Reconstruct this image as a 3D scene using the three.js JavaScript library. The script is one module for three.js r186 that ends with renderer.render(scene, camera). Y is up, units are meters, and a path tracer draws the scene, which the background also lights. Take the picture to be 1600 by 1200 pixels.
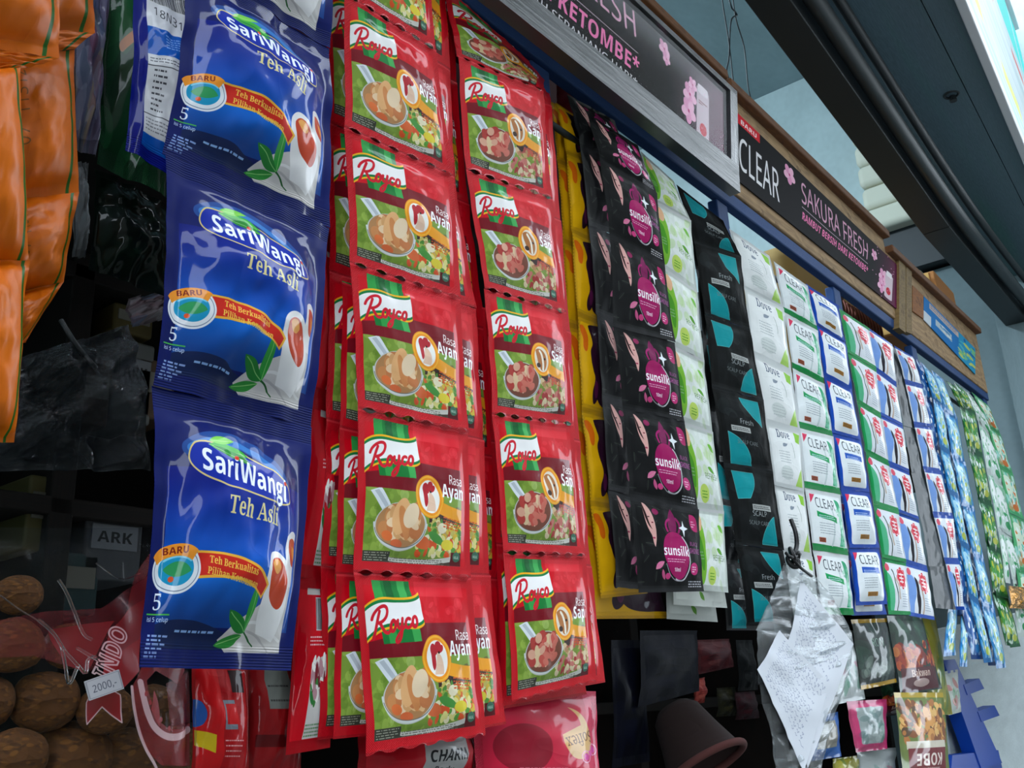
import * as THREE from 'three';
import { RoundedBoxGeometry } from 'three/addons/geometries/RoundedBoxGeometry.js';
import { mergeGeometries } from 'three/addons/utils/BufferGeometryUtils.js';
import { RectAreaLightUniformsLib } from 'three/addons/lights/RectAreaLightUniformsLib.js';
RectAreaLightUniformsLib.init();

// ---------------------------------------------------------------- camera, sky, lamps, exposure
const scene = new THREE.Scene();
const renderer = new THREE.WebGLRenderer();
renderer.toneMapping = THREE.LinearToneMapping;
renderer.toneMappingExposure = 1.3;
renderer.shadowMap.enabled = true;
const F = 1520, EYE = 1.35, D = 0.4;                    // focal length in pixels of a 1600 x 1200 frame, eye height, distance from the rack plane z = 0
const ax = new THREE.Vector3(1290, -440, -F).normalize(), ay = new THREE.Vector3((-F * F + 440 * 4600) / 1290, 4600, -F).normalize(), az = ax.clone().cross(ay);
const camera = new THREE.PerspectiveCamera(2 * Math.atan(600 / F) * 180 / Math.PI, 4 / 3, 0.02, 60);
const CAM = new THREE.Vector3(0, EYE, D);
camera.position.copy(CAM);
camera.quaternion.setFromRotationMatrix(new THREE.Matrix4().makeBasis(new THREE.Vector3(ax.x, ay.x, az.x), new THREE.Vector3(ax.y, ay.y, az.y), new THREE.Vector3(ax.z, ay.z, az.z)));
scene.background = new THREE.Color(0.80, 0.90, 1.0).multiplyScalar(5.6);   // overcast sky over the street
scene.environment = null;
function areaLight(name, color, intensity, w, h, pos, target) {
  const l = new THREE.RectAreaLight(color, intensity, w, h); l.name = name; l.position.copy(pos); l.lookAt(target); scene.add(l); return l;
}

// ---------------------------------------------------------------- helpers
const V = (x, y, z) => new THREE.Vector3(x, y, z);
function rayOf(x, y) { const c = V(x - 800, 600 - y, -F); return V(ax.dot(c), ay.dot(c), az.dot(c)); }
const at = (x, y, z = 0) => { const r = rayOf(x, y); return CAM.clone().addScaledVector(r, (z - D) / r.z); };        // a direction met with the plane z
const atX = (x, y, X) => { const r = rayOf(x, y); return CAM.clone().addScaledVector(r, X / r.x); };
const atY = (x, y, Y) => { const r = rayOf(x, y); return CAM.clone().addScaledVector(r, (Y - EYE) / r.y); };
function rng(a) { return () => { a = (a + 0x6d2b79f5) | 0; let t = Math.imul(a ^ (a >>> 15), 1 | a); t = (t + Math.imul(t ^ (t >>> 7), 61 | t)) ^ t; return ((t ^ (t >>> 14)) >>> 0) / 4294967296; }; }
const hash = (x, y, s) => { let h = Math.imul(x | 0, 374761393) ^ Math.imul(y | 0, 668265263) ^ Math.imul(s | 0, 2147483647 - 58); h = Math.imul(h ^ (h >>> 13), 1274126177); return ((h ^ (h >>> 16)) >>> 0) / 4294967296; };
function vn(x, y, s = 1) { const ix = Math.floor(x), iy = Math.floor(y), fx = x - ix, fy = y - iy, u = fx * fx * (3 - 2 * fx), v = fy * fy * (3 - 2 * fy); return (hash(ix, iy, s) * (1 - u) + hash(ix + 1, iy, s) * u) * (1 - v) + (hash(ix, iy + 1, s) * (1 - u) + hash(ix + 1, iy + 1, s) * u) * v; }
function vnp(x, y, p, s) { const w = (n) => ((n % p) + p) % p, ix = Math.floor(x), iy = Math.floor(y), fx = x - ix, fy = y - iy, u = fx * fx * (3 - 2 * fx), v = fy * fy * (3 - 2 * fy); return (hash(w(ix), w(iy), s) * (1 - u) + hash(w(ix + 1), w(iy), s) * u) * (1 - v) + (hash(w(ix), w(iy + 1), s) * (1 - u) + hash(w(ix + 1), w(iy + 1), s) * u) * v; }
const clamp = THREE.MathUtils.clamp, lerp = THREE.MathUtils.lerp, sst = THREE.MathUtils.smoothstep;
const used = {};
const numbered = (n) => { const k = used[n] = (used[n] ?? -1) + 1; return k ? n + '_' + String(k).padStart(3, '0') : n; };
function tag(o, label, category, group, kind) { if (label) o.userData.label = label; if (category) o.userData.category = category; if (group) o.userData.group = group; if (kind) o.userData.kind = kind; return o; }
function put(name, geometry, m, parent = scene) {
  const g = Array.isArray(geometry) ? mergeGeometries(geometry.map((x) => { const n = x.index ? x.toNonIndexed() : x; for (const k of Object.keys(n.attributes)) if (!['position', 'normal', 'uv'].includes(k)) n.deleteAttribute(k); return n; })) : geometry;
  const o = new THREE.Mesh(g, m); o.name = parent === scene ? numbered(name) : name; o.castShadow = o.receiveShadow = true; parent.add(o); return o;
}
function thing(name, label, category, pos = V(0, 0, 0), group) { const o = new THREE.Group(); o.name = numbered(name); o.position.copy(pos); scene.add(o); return tag(o, label, category, group); }
function box(w, h, d, x = 0, y = 0, z = 0, r = 0.002) { return new RoundedBoxGeometry(w, h, d, 2, Math.min(r, w / 2.1, h / 2.1, d / 2.1)).translate(x, y, z); }
function tube(pts, r, seg = 40, rad = 8) { return new THREE.TubeGeometry(new THREE.CatmullRomCurve3(pts), seg, r, rad); }
function bar(a, b, w, h, up = V(0, 1, 0), r = 0.002) {   // a bar from a to b; w across, h along up
  const d = b.clone().sub(a), L = d.length(), x = d.normalize(), z = x.clone().cross(up).normalize(), y = z.clone().cross(x);
  return box(L, h, w, 0, 0, 0, r).applyMatrix4(new THREE.Matrix4().makeBasis(x, y, z).setPosition(a.clone().lerp(b, 0.5)));
}
function slab(TL, TR, BL, BR, t, back = true) {          // a flat board with its face in a quad and thickness t behind it; uv 0..1 on the face
  const n = TR.clone().sub(BL).cross(TL.clone().sub(BR)).normalize(); if (n.dot(CAM.clone().sub(TL)) < 0) n.negate();
  const f = [TL, TR, BR, BL], b = f.map((p) => p.clone().addScaledVector(n, -t)), pos = [], uv = [], U = [[0, 1], [1, 1], [1, 0], [0, 0]];
  const tri = (a, b2, c, ua, ub, uc) => { pos.push(...a.toArray(), ...b2.toArray(), ...c.toArray()); uv.push(...ua, ...ub, ...uc); };
  const quad = (p, u) => { tri(p[0], p[3], p[1], u[0], u[3], u[1]); tri(p[1], p[3], p[2], u[1], u[3], u[2]); };
  quad(f, U);
  if (t) { quad([b[1], b[0], b[3], b[2]], [U[1], U[0], U[3], U[2]]); for (let i = 0; i < 4; i++) { const j = (i + 1) % 4; quad([b[i], b[j], f[j], f[i]], [U[i], U[j], U[j], U[i]]); } }
  const g = new THREE.BufferGeometry(); g.setAttribute('position', new THREE.Float32BufferAttribute(pos, 3)); g.setAttribute('uv', new THREE.Float32BufferAttribute(uv, 2)); g.computeVertexNormals(); return g;
}
const quadAt = (q, z) => [at(q[0], q[1], z[0] ?? z), at(q[2], q[3], z[1] ?? z), at(q[4], q[5], z[2] ?? z), at(q[6], q[7], z[3] ?? z)];

// A filled sachet between four corners: two films that part in the middle, pressed together along sealed edges. h = half thickness,
// su, sv = share of the seals, pinch = how far the sides draw in, wr = height of the wrinkles, slit = number of perforation cuts along top and bottom.
function pouch(TL, TR, BL, BR, o = {}) {
  const { nu = 20, nv = 22, h = 0.004, su = 0.05, sv = 0.08, pinch = 0.03, wr = 0.0008, slit = 0, seed = 1, bend = 0, org = V(0, 0, 0), fill = 0.6, edge = 0.0008, sag = 0 } = o;
  const n = TR.clone().sub(BL).cross(TL.clone().sub(BR)).normalize(); if (n.z < 0 && Math.abs(n.z) > 0.05) n.negate();
  const down = BL.clone().add(BR).sub(TL).sub(TR).multiplyScalar(0.5).normalize(), H = TL.distanceTo(BL), W = TL.distanceTo(TR);
  const pos = [], uv = [], idx = [], p = V(0, 0, 0);
  for (let s = 0; s < 2; s++) for (let j = 0; j <= nv; j++) for (let i = 0; i <= nu; i++) {
    const u = i / nu, v = j / nv, k = 1 - pinch * Math.pow(Math.sin(Math.PI * v), 0.7), uu = 0.5 + (u - 0.5) * k;
    p.copy(TL).multiplyScalar((1 - uu) * (1 - v)).addScaledVector(TR, uu * (1 - v)).addScaledVector(BL, (1 - uu) * v).addScaledVector(BR, uu * v);
    const a = clamp((u - su) / (1 - 2 * su), 0, 1), b = clamp((v - sv) / (1 - 2 * sv), 0, 1), full = Math.pow(Math.sin(Math.PI * a) * Math.sin(Math.PI * b), fill);
    const low = 1 + 0.35 * (v - 0.5);
    const crease = (vn(u * 9 + seed * 7, v * 3.2, seed) - 0.5) * 2 * Math.exp(-Math.pow((Math.min(b, 1 - b)) * 6, 2) ) + (vn(u * 3 + v * 5, v * 4 - u * 3 + seed * 3, seed + 9) - 0.5) * 1.2 + (vn(u * 13 + v * 9, v * 11 - u * 8, seed + 5) - 0.5) * 0.5;
    const rough = crease * wr * (0.35 + full);
    p.addScaledVector(n, (s ? -(o.deep ?? 0.55) : 1) * (h * full * low) + rough + bend * Math.sin(Math.PI * v) + (s ? -0.00025 : 0) + (vn(v * 6, seed * 3.3, 3) - 0.5) * edge * 2 * (1 - full));
    p.addScaledVector(down, sag * Math.sin(Math.PI * u) * v);
    if (slit && (j === 0 || j === nv)) { const c = (u * slit) % 1; if (u > 0.04 && u < 0.96 && c > 0.22 && c < 0.86) p.addScaledVector(down, (j ? -1 : 1) * 0.0017 * Math.sin((c - 0.22) / 0.64 * Math.PI)).addScaledVector(n, 0.0006); }
    pos.push(p.x - org.x, p.y - org.y, p.z - org.z); uv.push(s ? 1 - u : u, 1 - v);
  }
  const N = (nu + 1) * (nv + 1);
  for (let s = 0; s < 2; s++) for (let j = 0; j < nv; j++) for (let i = 0; i < nu; i++) {
    const a = s * N + j * (nu + 1) + i, b = a + 1, c = a + nu + 1, d = c + 1;
    if (s) idx.push(a, b, c, b, d, c); else idx.push(a, c, b, b, c, d);
  }
  const g = new THREE.BufferGeometry(); g.setAttribute('position', new THREE.Float32BufferAttribute(pos, 3)); g.setAttribute('uv', new THREE.Float32BufferAttribute(uv, 2)); g.setIndex(idx);
  g.addGroup(0, idx.length / 2, 0); g.addGroup(idx.length / 2, idx.length / 2, 1); g.computeVertexNormals(); return g;
}
// A strip of joined sachets hanging down: rows of seams [left x, left y, right x, right y], the left edge lying at depth zl, the right edge at zr.
function strip(name, label, group, rows, zl, zr, mats, o = {}) {
  const zt = o.zt ?? 0, Z = (i, base) => base + (i === 0 ? zt : 0) + (o.lean ?? 0) * i / (rows.length - 1);
  const L = rows.map((r, i) => at(r[0], r[1], Z(i, zl))), R = rows.map((r, i) => at(r[2], r[3], Z(i, zr) + (i === 0 ? o.ztr ?? 0 : 0)));
  const last = rows.length - 1, base = L[last].clone().lerp(R[last], 0.5), t = thing(name, label, o.category ?? 'sachet strip', base, group);
  for (let i = 0; i < last; i++) {
    const m = Array.isArray(mats[0]) ? mats[i % mats.length] : mats;
    put('sachet', pouch(L[i], R[i], L[i + 1], R[i + 1], { ...o, seed: (o.seed ?? 1) + i * 3, org: base, ...(o.each?.[i] ?? {}) }), m, t);
  }
  return t;
}
// ---------------------------------------------------------------- prints and textures
function canvas(w, h, draw, repeat) {
  const c = document.createElement('canvas'); c.width = w; c.height = h; const g = c.getContext('2d'); g.scale(w / 1000, h / 1000); draw(g, w, h);
  const t = new THREE.CanvasTexture(c); t.colorSpace = THREE.SRGBColorSpace; t.magFilter = THREE.LinearFilter; if (repeat) { t.wrapS = t.wrapT = THREE.RepeatWrapping; t.repeat.set(...repeat); } return t;
}
const fill = (g, c, x = 0, y = 0, w = 1000, h = 1000) => { g.fillStyle = c; g.fillRect(x, y, w, h); };
const poly = (g, c, ...p) => { g.fillStyle = c; g.beginPath(); g.moveTo(p[0], p[1]); for (let i = 2; i < p.length; i += 2) g.lineTo(p[i], p[i + 1]); g.closePath(); g.fill(); };
const path = (g, d, c, w) => { const p = new Path2D(d); if (w) { g.strokeStyle = c; g.lineWidth = w; g.lineCap = g.lineJoin = 'round'; g.stroke(p); } else { g.fillStyle = c; g.fill(p); } };
const ell = (g, c, x, y, rx, ry = rx, a = 0, w) => { g.beginPath(); g.ellipse(x, y, rx, ry, a, 0, 7); if (w) { g.strokeStyle = c; g.lineWidth = w; g.stroke(); } else { g.fillStyle = c; g.fill(); } };
function txt(g, s, x, y, size, c, o = {}) {           // o.w: fit to this width; o.font, o.rot, o.align, o.skew
  g.save(); g.translate(x, y); if (o.rot) g.rotate(o.rot); if (o.skew) g.transform(1, o.skew[0], o.skew[1], 1, 0, 0);
  g.font = (o.style ?? 'bold') + ' 100px ' + (o.font ?? 'sans-serif'); const m = g.measureText(s).width, k = size / 100; g.scale(o.w ? o.w / m : k * (o.sx ?? 1), k);
  g.textAlign = o.align ?? 'left'; g.textBaseline = 'alphabetic'; if (o.stroke) { g.strokeStyle = o.stroke; g.lineWidth = o.sw ?? 8; g.lineJoin = 'round'; g.strokeText(s, 0, 0); } g.fillStyle = c; if (!o.hollow) g.fillText(s, 0, 0); g.restore();
}
function lines(g, c, x, y, w, n, gap, th, seed = 1, slope = 0) { const r = rng(seed); g.fillStyle = c; for (let i = 0; i < n; i++) { let u = 0; while (u < w) { const l = 8 + r() * 34; if (u + l > w) break; g.fillRect(x + u, y + i * gap + (x + u) * slope, l, th); u += l + 8; } } }
function blobs(g, cols, x, y, w, h, n, r0, r1, seed) { const r = rng(seed); for (let i = 0; i < n; i++) ell(g, cols[Math.floor(r() * cols.length)], x + r() * w, y + r() * h, r0 + r() * (r1 - r0), (r0 + r() * (r1 - r0)) * 0.8, r() * 3); }
function clip(g, x, y, w, h, f) { g.save(); g.beginPath(); g.rect(x, y, w, h); g.clip(); f(); g.restore(); }
function rr(g, c, x, y, w, h, r, lw) { g.beginPath(); g.roundRect(x, y, w, h, r); if (lw) { g.strokeStyle = c; g.lineWidth = lw; g.stroke(); } else { g.fillStyle = c; g.fill(); } }
function barcode(g, x, y, w, h, seed = 3, vert) { fill(g, '#d8d8d8', x - 6, y - 6, w + 12, h + 12); const r = rng(seed); let u = 0; const n = vert ? h : w; while (u < n - 8) { const l = 3 + r() * 8; fill(g, '#181820', vert ? x : x + u, vert ? y + u : y, vert ? w : l, vert ? l : h); u += l + 3 + r() * 7; } }
const leaf = (g, c, x, y, l, w, a) => { g.save(); g.translate(x, y); g.rotate(a); path(g, `M0 0 C ${l * 0.3} ${-w} ${l * 0.75} ${-w * 0.7} ${l} 0 C ${l * 0.7} ${w * 0.5} ${l * 0.3} ${w * 0.6} 0 0`, c); path(g, `M0 0 L ${l * 0.9} 0`, 'rgba(190,235,150,.6)', 3); g.restore(); };
const sakura = (g, x, y, r, c = '#e59ac0') => { g.save(); g.translate(x, y); g.scale(0.2, 1); for (let i = 0; i < 5; i++) { const a = i * 1.2566 + 0.3; ell(g, i % 2 ? c : '#f2b8d3', Math.cos(a) * r * 0.55, Math.sin(a) * r * 0.55, r * 0.5, r * 0.4, a); } ell(g, '#c43a77', 0, 0, r * 0.14); g.restore(); };
const bokeh = (g, cols, x, y, w, h, n, r0, r1, seed) => { g.globalAlpha = 0.45; blobs(g, cols, x, y, w, h, n, r0, r1, seed); g.globalAlpha = 1; };

function roycoScript(g, x, y, k, c, tilt) {
  g.save(); g.translate(x, y); g.transform(k, tilt * k, -0.12 * k, k * 1.0, 0, 0);
  for (const d of ['M9 74 C15 55 20 36 25 20', 'M5 34 C10 10 50 0 47 24 C45 38 32 44 23 44', 'M25 44 C33 52 36 70 50 68 C53 67 55 62 56 58', 'M63 44 C54 46 53 66 61 67 C70 67 72 45 63 44 C66 50 72 50 76 46', 'M76 46 C74 60 78 68 85 60 C88 56 89 50 90 44 C88 66 86 92 74 92 C66 91 72 78 96 62', 'M112 48 C104 42 97 52 99 60 C101 69 111 67 115 60', 'M127 45 C117 46 116 67 125 67 C134 66 135 45 127 45']) path(g, d, c, 7.5);
  g.restore();
}
function seasoning(beef) {
  return (g) => {
    fill(g, '#d2041a');
    const red2 = '#e0202f';
    fill(g, red2, 470, 40, 430, 90); g.globalAlpha = 0.5; blobs(g, ['#ee3a44', '#c80b1c', '#e52a36'], 520, 150, 360, 110, 20, 12, 38, beef ? 4 : 9); g.globalAlpha = 1;
    // maroon panel and photograph panel
    path(g, 'M60 392 C200 372 330 330 470 292 L 900 290 L 900 520 L 60 520 Z', '#7b0d1c');
    clip(g, 60, 485, 840, 445, () => {
      fill(g, '#7d9a3a', 60, 485, 840, 445); bokeh(g, ['#a9c25a', '#5e7d26', '#93b048', '#c3d483'], 60, 485, 420, 445, 60, 14, 52, 5);
      fill(g, '#3a2520', 560, 560, 340, 130); bokeh(g, ['#59402f', '#221512', '#6b5a3a'], 560, 560, 340, 120, 30, 12, 40, 8);
      // vegetables
      blobs(g, beef ? ['#b98a5b', '#c9a56f', '#a8433c', '#d9bc90', '#7e8a3a', '#b5564c'] : ['#c9b860', '#8fae4a', '#d8642c', '#e2d9a0', '#4f8a34', '#d8b43c', '#c4a06a'], 560, 650, 350, 220, 130, 12, 34, beef ? 33 : 21);
      blobs(g, beef ? ['#e0cda6', '#a83a38', '#c8766a'] : ['#e4dc8a', '#e0572a', '#5c9a3e', '#efe6c0'], 480, 760, 400, 110, 46, 14, 34, 41);
      if (!beef) { ell(g, '#e06a3a', 520, 800, 70, 40, 0.2); ell(g, '#4c9440', 640, 765, 80, 28, 0.35); ell(g, '#e7d23e', 760, 800, 60, 34); ell(g, '#eae0bf', 690, 700, 44, 34); }
      path(g, 'M60 890 C300 900 600 930 900 850 L 900 940 L 60 940 Z', '#d8d5cc'); path(g, 'M60 905 C300 925 560 950 800 905 L 800 940 L 60 940 Z', '#4a3b30');
      fill(g, '#3d3f35', 60, 868, 200, 70); lines(g, '#a9a896', 72, 876, 180, 4, 14, 5, 6); lines(g, '#6e6d60', 270, 900, 480, 3, 12, 5, 7);
      // ladle with the meat
      poly(g, '#dfe4ea', 92, 505, 168, 480, 250, 590, 196, 640); poly(g, '#b9c0c8', 120, 505, 150, 495, 236, 600, 214, 618);
      ell(g, '#c9cbc6', 335, 712, 206, 150, -0.1); ell(g, beef ? '#7e4a3a' : '#b88556', 332, 705, 192, 138, -0.1);
      if (beef) blobs(g, ['#b5433c', '#9c2f2e', '#cf7060', '#e0c39a', '#c8574c', '#dca58c'], 190, 590, 270, 190, 60, 24, 52, 12);
      else { blobs(g, ['#dba36c', '#e6b884', '#cf8a54', '#eccba4', '#c97a4a'], 200, 600, 260, 170, 50, 26, 58, 15); ell(g, '#e8b078', 330, 650, 62, 120, 0.3); ell(g, '#d58a52', 355, 690, 34, 110, -0.25); ell(g, '#ecd2b0', 410, 640, 56, 86, 0.5); ell(g, '#e3733c', 225, 775, 40, 30, 0.4); ell(g, '#dd6a3c', 300, 820, 50, 26, 0.1); }
      path(g, 'M128 700 C140 900 520 900 540 690', '#d5d8d6', 14); path(g, 'M134 730 C170 880 500 880 532 720', '#6f6a62', 5);
    });
    // orange strip with its badge
    path(g, 'M660 525 C740 545 820 560 900 562 L 900 650 C820 648 740 628 660 610 Z', '#f0a01e'); lines(g, '#d4571a', 700, 560, 190, 4, 20, 9, 3, 0.09);
    ell(g, '#f2941a', 575, 505, 128, 142, -0.15); ell(g, '#f7b433', 575, 505, 116, 130, -0.15, 12); ell(g, beef ? '#e9dcc8' : '#f3efe8', 575, 505, 92, 108, -0.15);
    if (beef) { path(g, 'M500 440 C540 400 600 420 630 470 C650 520 640 570 600 600 C570 610 545 590 550 560 C520 540 505 490 500 440', '#b3703a'); path(g, 'M555 440 C585 470 600 520 590 590', '#f4ead8', 24); ell(g, '#3c2418', 535, 560, 26, 20); ell(g, '#3c2418', 615, 500, 12, 10); }
    else { path(g, 'M520 470 C505 430 540 400 560 425 C570 395 610 395 615 425 C640 420 640 450 620 465 C600 480 570 470 560 490 C565 530 560 560 540 575 C520 560 530 500 520 470', '#b8202c'); path(g, 'M575 470 C620 480 640 540 620 600 L 540 600 C555 560 570 520 575 470', '#e8c2a8'); ell(g, '#201010', 592, 470, 8); }
    clip(g, 60, 290, 862, 400, () => {
      txt(g, 'Rasa', 765, 400, 88, '#f6e9e6', { w: 150, style: 'normal' });
      txt(g, beef ? 'Sapi' : 'Ayam', beef ? 722 : 695, 495, 130, '#fff', { w: beef ? 215 : 262, style: 'bold' });
    });
    // green ribbon and waving flag
    fill(g, '#157a35', 130, 40, 300, 110); for (const [x, w, c] of [[130, 70, '#2f9a45'], [225, 60, '#0d5f2a'], [330, 60, '#3fa953']]) fill(g, c, x, 40, w, 110);
    path(g, 'M150 330 L 440 300 L 452 400 L 160 408 Z', '#157a35'); path(g, 'M200 330 L 260 322 L 270 404 L 205 406 Z', '#2f9a45'); path(g, 'M380 320 L 440 310 L 452 398 L 392 402 Z', '#3fa953');
    path(g, 'M52 190 C140 120 230 140 300 140 C380 140 440 140 492 104 L 492 300 C440 345 370 322 300 320 C200 318 130 330 52 400 Z', '#f1b51f');
    path(g, 'M52 204 C140 134 230 154 300 154 C380 154 440 154 492 120 L 492 286 C440 330 370 308 300 306 C200 304 130 316 52 386 Z', '#0f7a3c');
    path(g, 'M52 222 C140 152 230 172 300 170 C380 170 440 170 492 138 L 492 268 C440 312 370 290 300 288 C200 286 130 298 52 368 Z', '#f4f1f0');
    roycoScript(g, 92, 176, 2.72, '#d3182c', -0.13);
    // green seal of the mark in its dark corner
    fill(g, '#5b1016', 800, 845, 100, 85); ell(g, '#3f6d58', 856, 872, 36, 32); txt(g, 'HALAL', 832, 884, 26, '#b9d2c0', { w: 48 });
    fill(g, '#e2343f', 0, 0, 1000, 14); fill(g, '#b50a1a', 0, 984, 1000, 16);
  };
}
const P = {};
P.chicken = canvas(640, 640, seasoning(false)); P.beef = canvas(640, 640, seasoning(true));
P.seasonBack = canvas(256, 384, (g) => { fill(g, '#d2041a'); fill(g, '#ddd6d2', 230, 60, 300, 40); barcode(g, 420, 120, 300, 190, 5); lines(g, '#f2c8c8', 300, 350, 400, 3, 22, 9, 2); path(g, 'M380 500 L 800 440 L 820 930 L 330 930 Z', '#cfc9c6'); blobs(g, ['#e8e2dc', '#d5c3b8', '#7a2530', '#3c7a3a', '#b88a92', '#f3efe9'], 400, 480, 330, 220, 40, 24, 70, 6); ell(g, '#2f7a3a', 420, 700, 60, 30, 0.6); lines(g, '#5a8a5a', 350, 850, 440, 4, 20, 8, 4); });
P.tea = canvas(768, 1100, (g) => {
  fill(g, '#04145e');
  const gr = g.createLinearGradient(0, 330, 0, 830); gr.addColorStop(0, '#04187c'); gr.addColorStop(0.75, '#0a66cc'); gr.addColorStop(1, '#083f8c'); g.fillStyle = gr; g.fillRect(60, 300, 880, 560);
  path(g, 'M60 860 C200 810 420 850 560 905 C420 960 200 960 60 955 Z', '#0b1f4e'); fill(g, '#0b1f4e', 60, 890, 540, 60);
  fill(g, '#06165e', 0, 0, 1000, 85); fill(g, '#06165e', 0, 935, 1000, 65); fill(g, '#04145e', 0, 0, 70, 1000); fill(g, '#04145e', 940, 0, 60, 1000);
  // cloth and cups
  g.save(); g.beginPath(); g.rect(60, 85, 885, 862); g.clip(); g.translate(-190, -115); g.scale(1.16, 1.12);
  path(g, 'M560 905 C640 800 760 790 940 700 L 940 940 L 600 945 Z', '#cfcac8'); path(g, 'M600 900 C700 850 800 880 860 940', '#b5b0b0', 8); path(g, 'M700 850 C780 830 860 880 930 900', '#e6e3e2', 10);
  path(g, 'M850 555 C880 520 930 530 940 540 L 940 720 L 880 720 C860 680 840 620 850 555', '#e6e3e4'); path(g, 'M870 565 C900 545 940 560 940 570 L 940 650 C900 650 870 620 870 565', '#c8472a'); path(g, 'M905 580 L 940 590 L 940 630 C920 625 905 610 905 580', '#e58a3a');
  path(g, 'M700 660 C720 590 860 600 910 700 C935 790 910 850 880 905 L 770 880 C730 800 690 730 700 660', '#efecec'); path(g, 'M726 665 C750 615 850 630 885 705 C905 765 880 800 850 800 C790 790 720 735 726 665', '#c9421f'); path(g, 'M740 660 C760 630 800 640 820 665 C800 700 760 700 740 660', '#e9a04c');
  leaf(g, '#2f9a3c', 690, 885, 170, 46, -1.75); leaf(g, '#1f7c30', 690, 880, 150, 44, -2.7); leaf(g, '#2c8a36', 680, 890, 140, 36, 2.9); path(g, 'M690 880 C730 890 750 905 770 920', '#1f5a2a', 6);
  g.restore(); g.save(); g.translate(-75, 34);
  // ribbon
  path(g, 'M280 572 C450 560 620 590 730 668 L 705 722 C600 660 450 655 300 668 Z', '#f4b33c'); path(g, 'M285 580 C450 570 610 600 715 672 L 696 710 C590 650 450 645 300 658 Z', '#d42a1e');
  txt(g, 'Teh Berkualitas', 350, 610, 36, '#f8c850', { w: 270, font: 'serif', skew: [0.13, 0] }); txt(g, 'Pilihan Konsumen', 345, 648, 34, '#f8c850', { w: 300, font: 'serif', skew: [0.14, 0] });
  // badge
  ell(g, '#e8ecf2', 205, 640, 108, 82); ell(g, '#5b6b8a', 205, 640, 96, 72, 0, 3); ell(g, '#1796c4', 205, 638, 74, 56); path(g, 'M150 640 C180 600 240 600 270 640 C240 660 190 680 150 640', '#2f9a5a'); path(g, 'M150 610 C180 590 230 588 260 606', '#7fd0e8', 8); ell(g, '#e4572a', 185, 672, 12, 10);
  path(g, 'M95 600 C120 550 230 530 285 570 L 265 606 C225 580 150 590 120 625 Z', '#f0952a'); txt(g, 'BARU', 140, 590, 34, '#7a1a10', { w: 105, rot: -0.1 });
  txt(g, '5', 120, 775, 78, '#e8f2ff', { font: 'serif', style: 'normal', w: 44 }); fill(g, '#4fb84a', 95, 788, 110, 5); txt(g, 'isi 5 celup', 100, 815, 22, '#d5e4ff', { w: 105, style: 'normal' });
  lines(g, '#8fb4e8', 260, 838, 230, 1, 10, 8, 5); for (let i = 0; i < 6; i++) lines(g, '#8fa8e0', 110 + i * -4, 858 + i * 14, 130 - i * 8, 1, 10, 7, 8 + i);
  // logo
  g.globalAlpha = 0.5; path(g, 'M250 190 C420 90 760 180 860 290', '#4fa8f0', 34); g.globalAlpha = 0.35; path(g, 'M240 190 C420 60 780 160 870 290', '#4fa8f0', 60); g.globalAlpha = 1;
  path(g, 'M262 175 C300 130 470 175 640 205 C820 225 900 270 890 320 C880 372 720 350 540 330 C380 318 220 290 240 215 C244 198 250 186 262 175', '#0d2aa0'); path(g, 'M262 175 C300 130 470 175 640 205 C820 225 900 270 890 320 C880 372 720 350 540 330 C380 318 220 290 240 215 C244 198 250 186 262 175', '#d8c27a', 7);
  leaf(g, '#3fae3a', 340, 168, 230, 44, 0.12); leaf(g, '#7fd050', 350, 150, 150, 34, -0.1); leaf(g, '#2a8a34', 360, 172, 240, 30, 0.24);
  txt(g, 'SariWangi', 295, 270, 122, '#f4f8ff', { w: 560, skew: [0.125, 0] }); ell(g, '#e03a2a', 493, 207, 12, 9); ell(g, '#e03a2a', 842, 262, 12, 9);
  txt(g, 'Teh Asli', 430, 425, 96, '#d9cd8e', { w: 350, font: 'serif', style: 'bold', skew: [0.05, -0.14] });
  g.restore();
  const r = rng(4); for (let i = 0; i < 16; i++) fill(g, i % 2 ? '#0a1c68' : '#05124a', 0, 4 + i * 5, 1000, 2); for (let i = 0; i < 12; i++) fill(g, i % 2 ? '#0a1c68' : '#05124a', 0, 940 + i * 5, 1000, 2);
});
P.teaBack = canvas(512, 768, (g) => { fill(g, '#0a1678'); fill(g, '#0a55b4', 130, 60, 600, 880); fill(g, '#d9d9de', 130, 60, 600, 260); barcode(g, 160, 50, 500, 110, 11); txt(g, '18N31', 190, 235, 70, '#33343c', { w: 330, rot: 0.1, style: 'normal', font: 'monospace' }); txt(g, '18', 520, 300, 60, '#33343c', { w: 110, style: 'normal', font: 'monospace' }); lines(g, '#7fa4e4', 300, 350, 400, 5, 18, 8, 3);
  fill(g, '#cfd0d4', 130, 480, 600, 400); lines(g, '#55565e', 150, 500, 560, 2, 16, 6, 4); fill(g, '#44454c', 130, 540, 600, 5); for (let i = 0; i < 8; i++) { lines(g, '#44454c', 190, 560 + i * 26, 120, 1, 10, 9, 6 + i); lines(g, '#44454c', 560, 560 + i * 26, 110, 1, 10, 9, 26 + i); } fill(g, '#44454c', 130, 775, 600, 5); lines(g, '#7a7b82', 150, 800, 560, 4, 18, 6, 8); });
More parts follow.
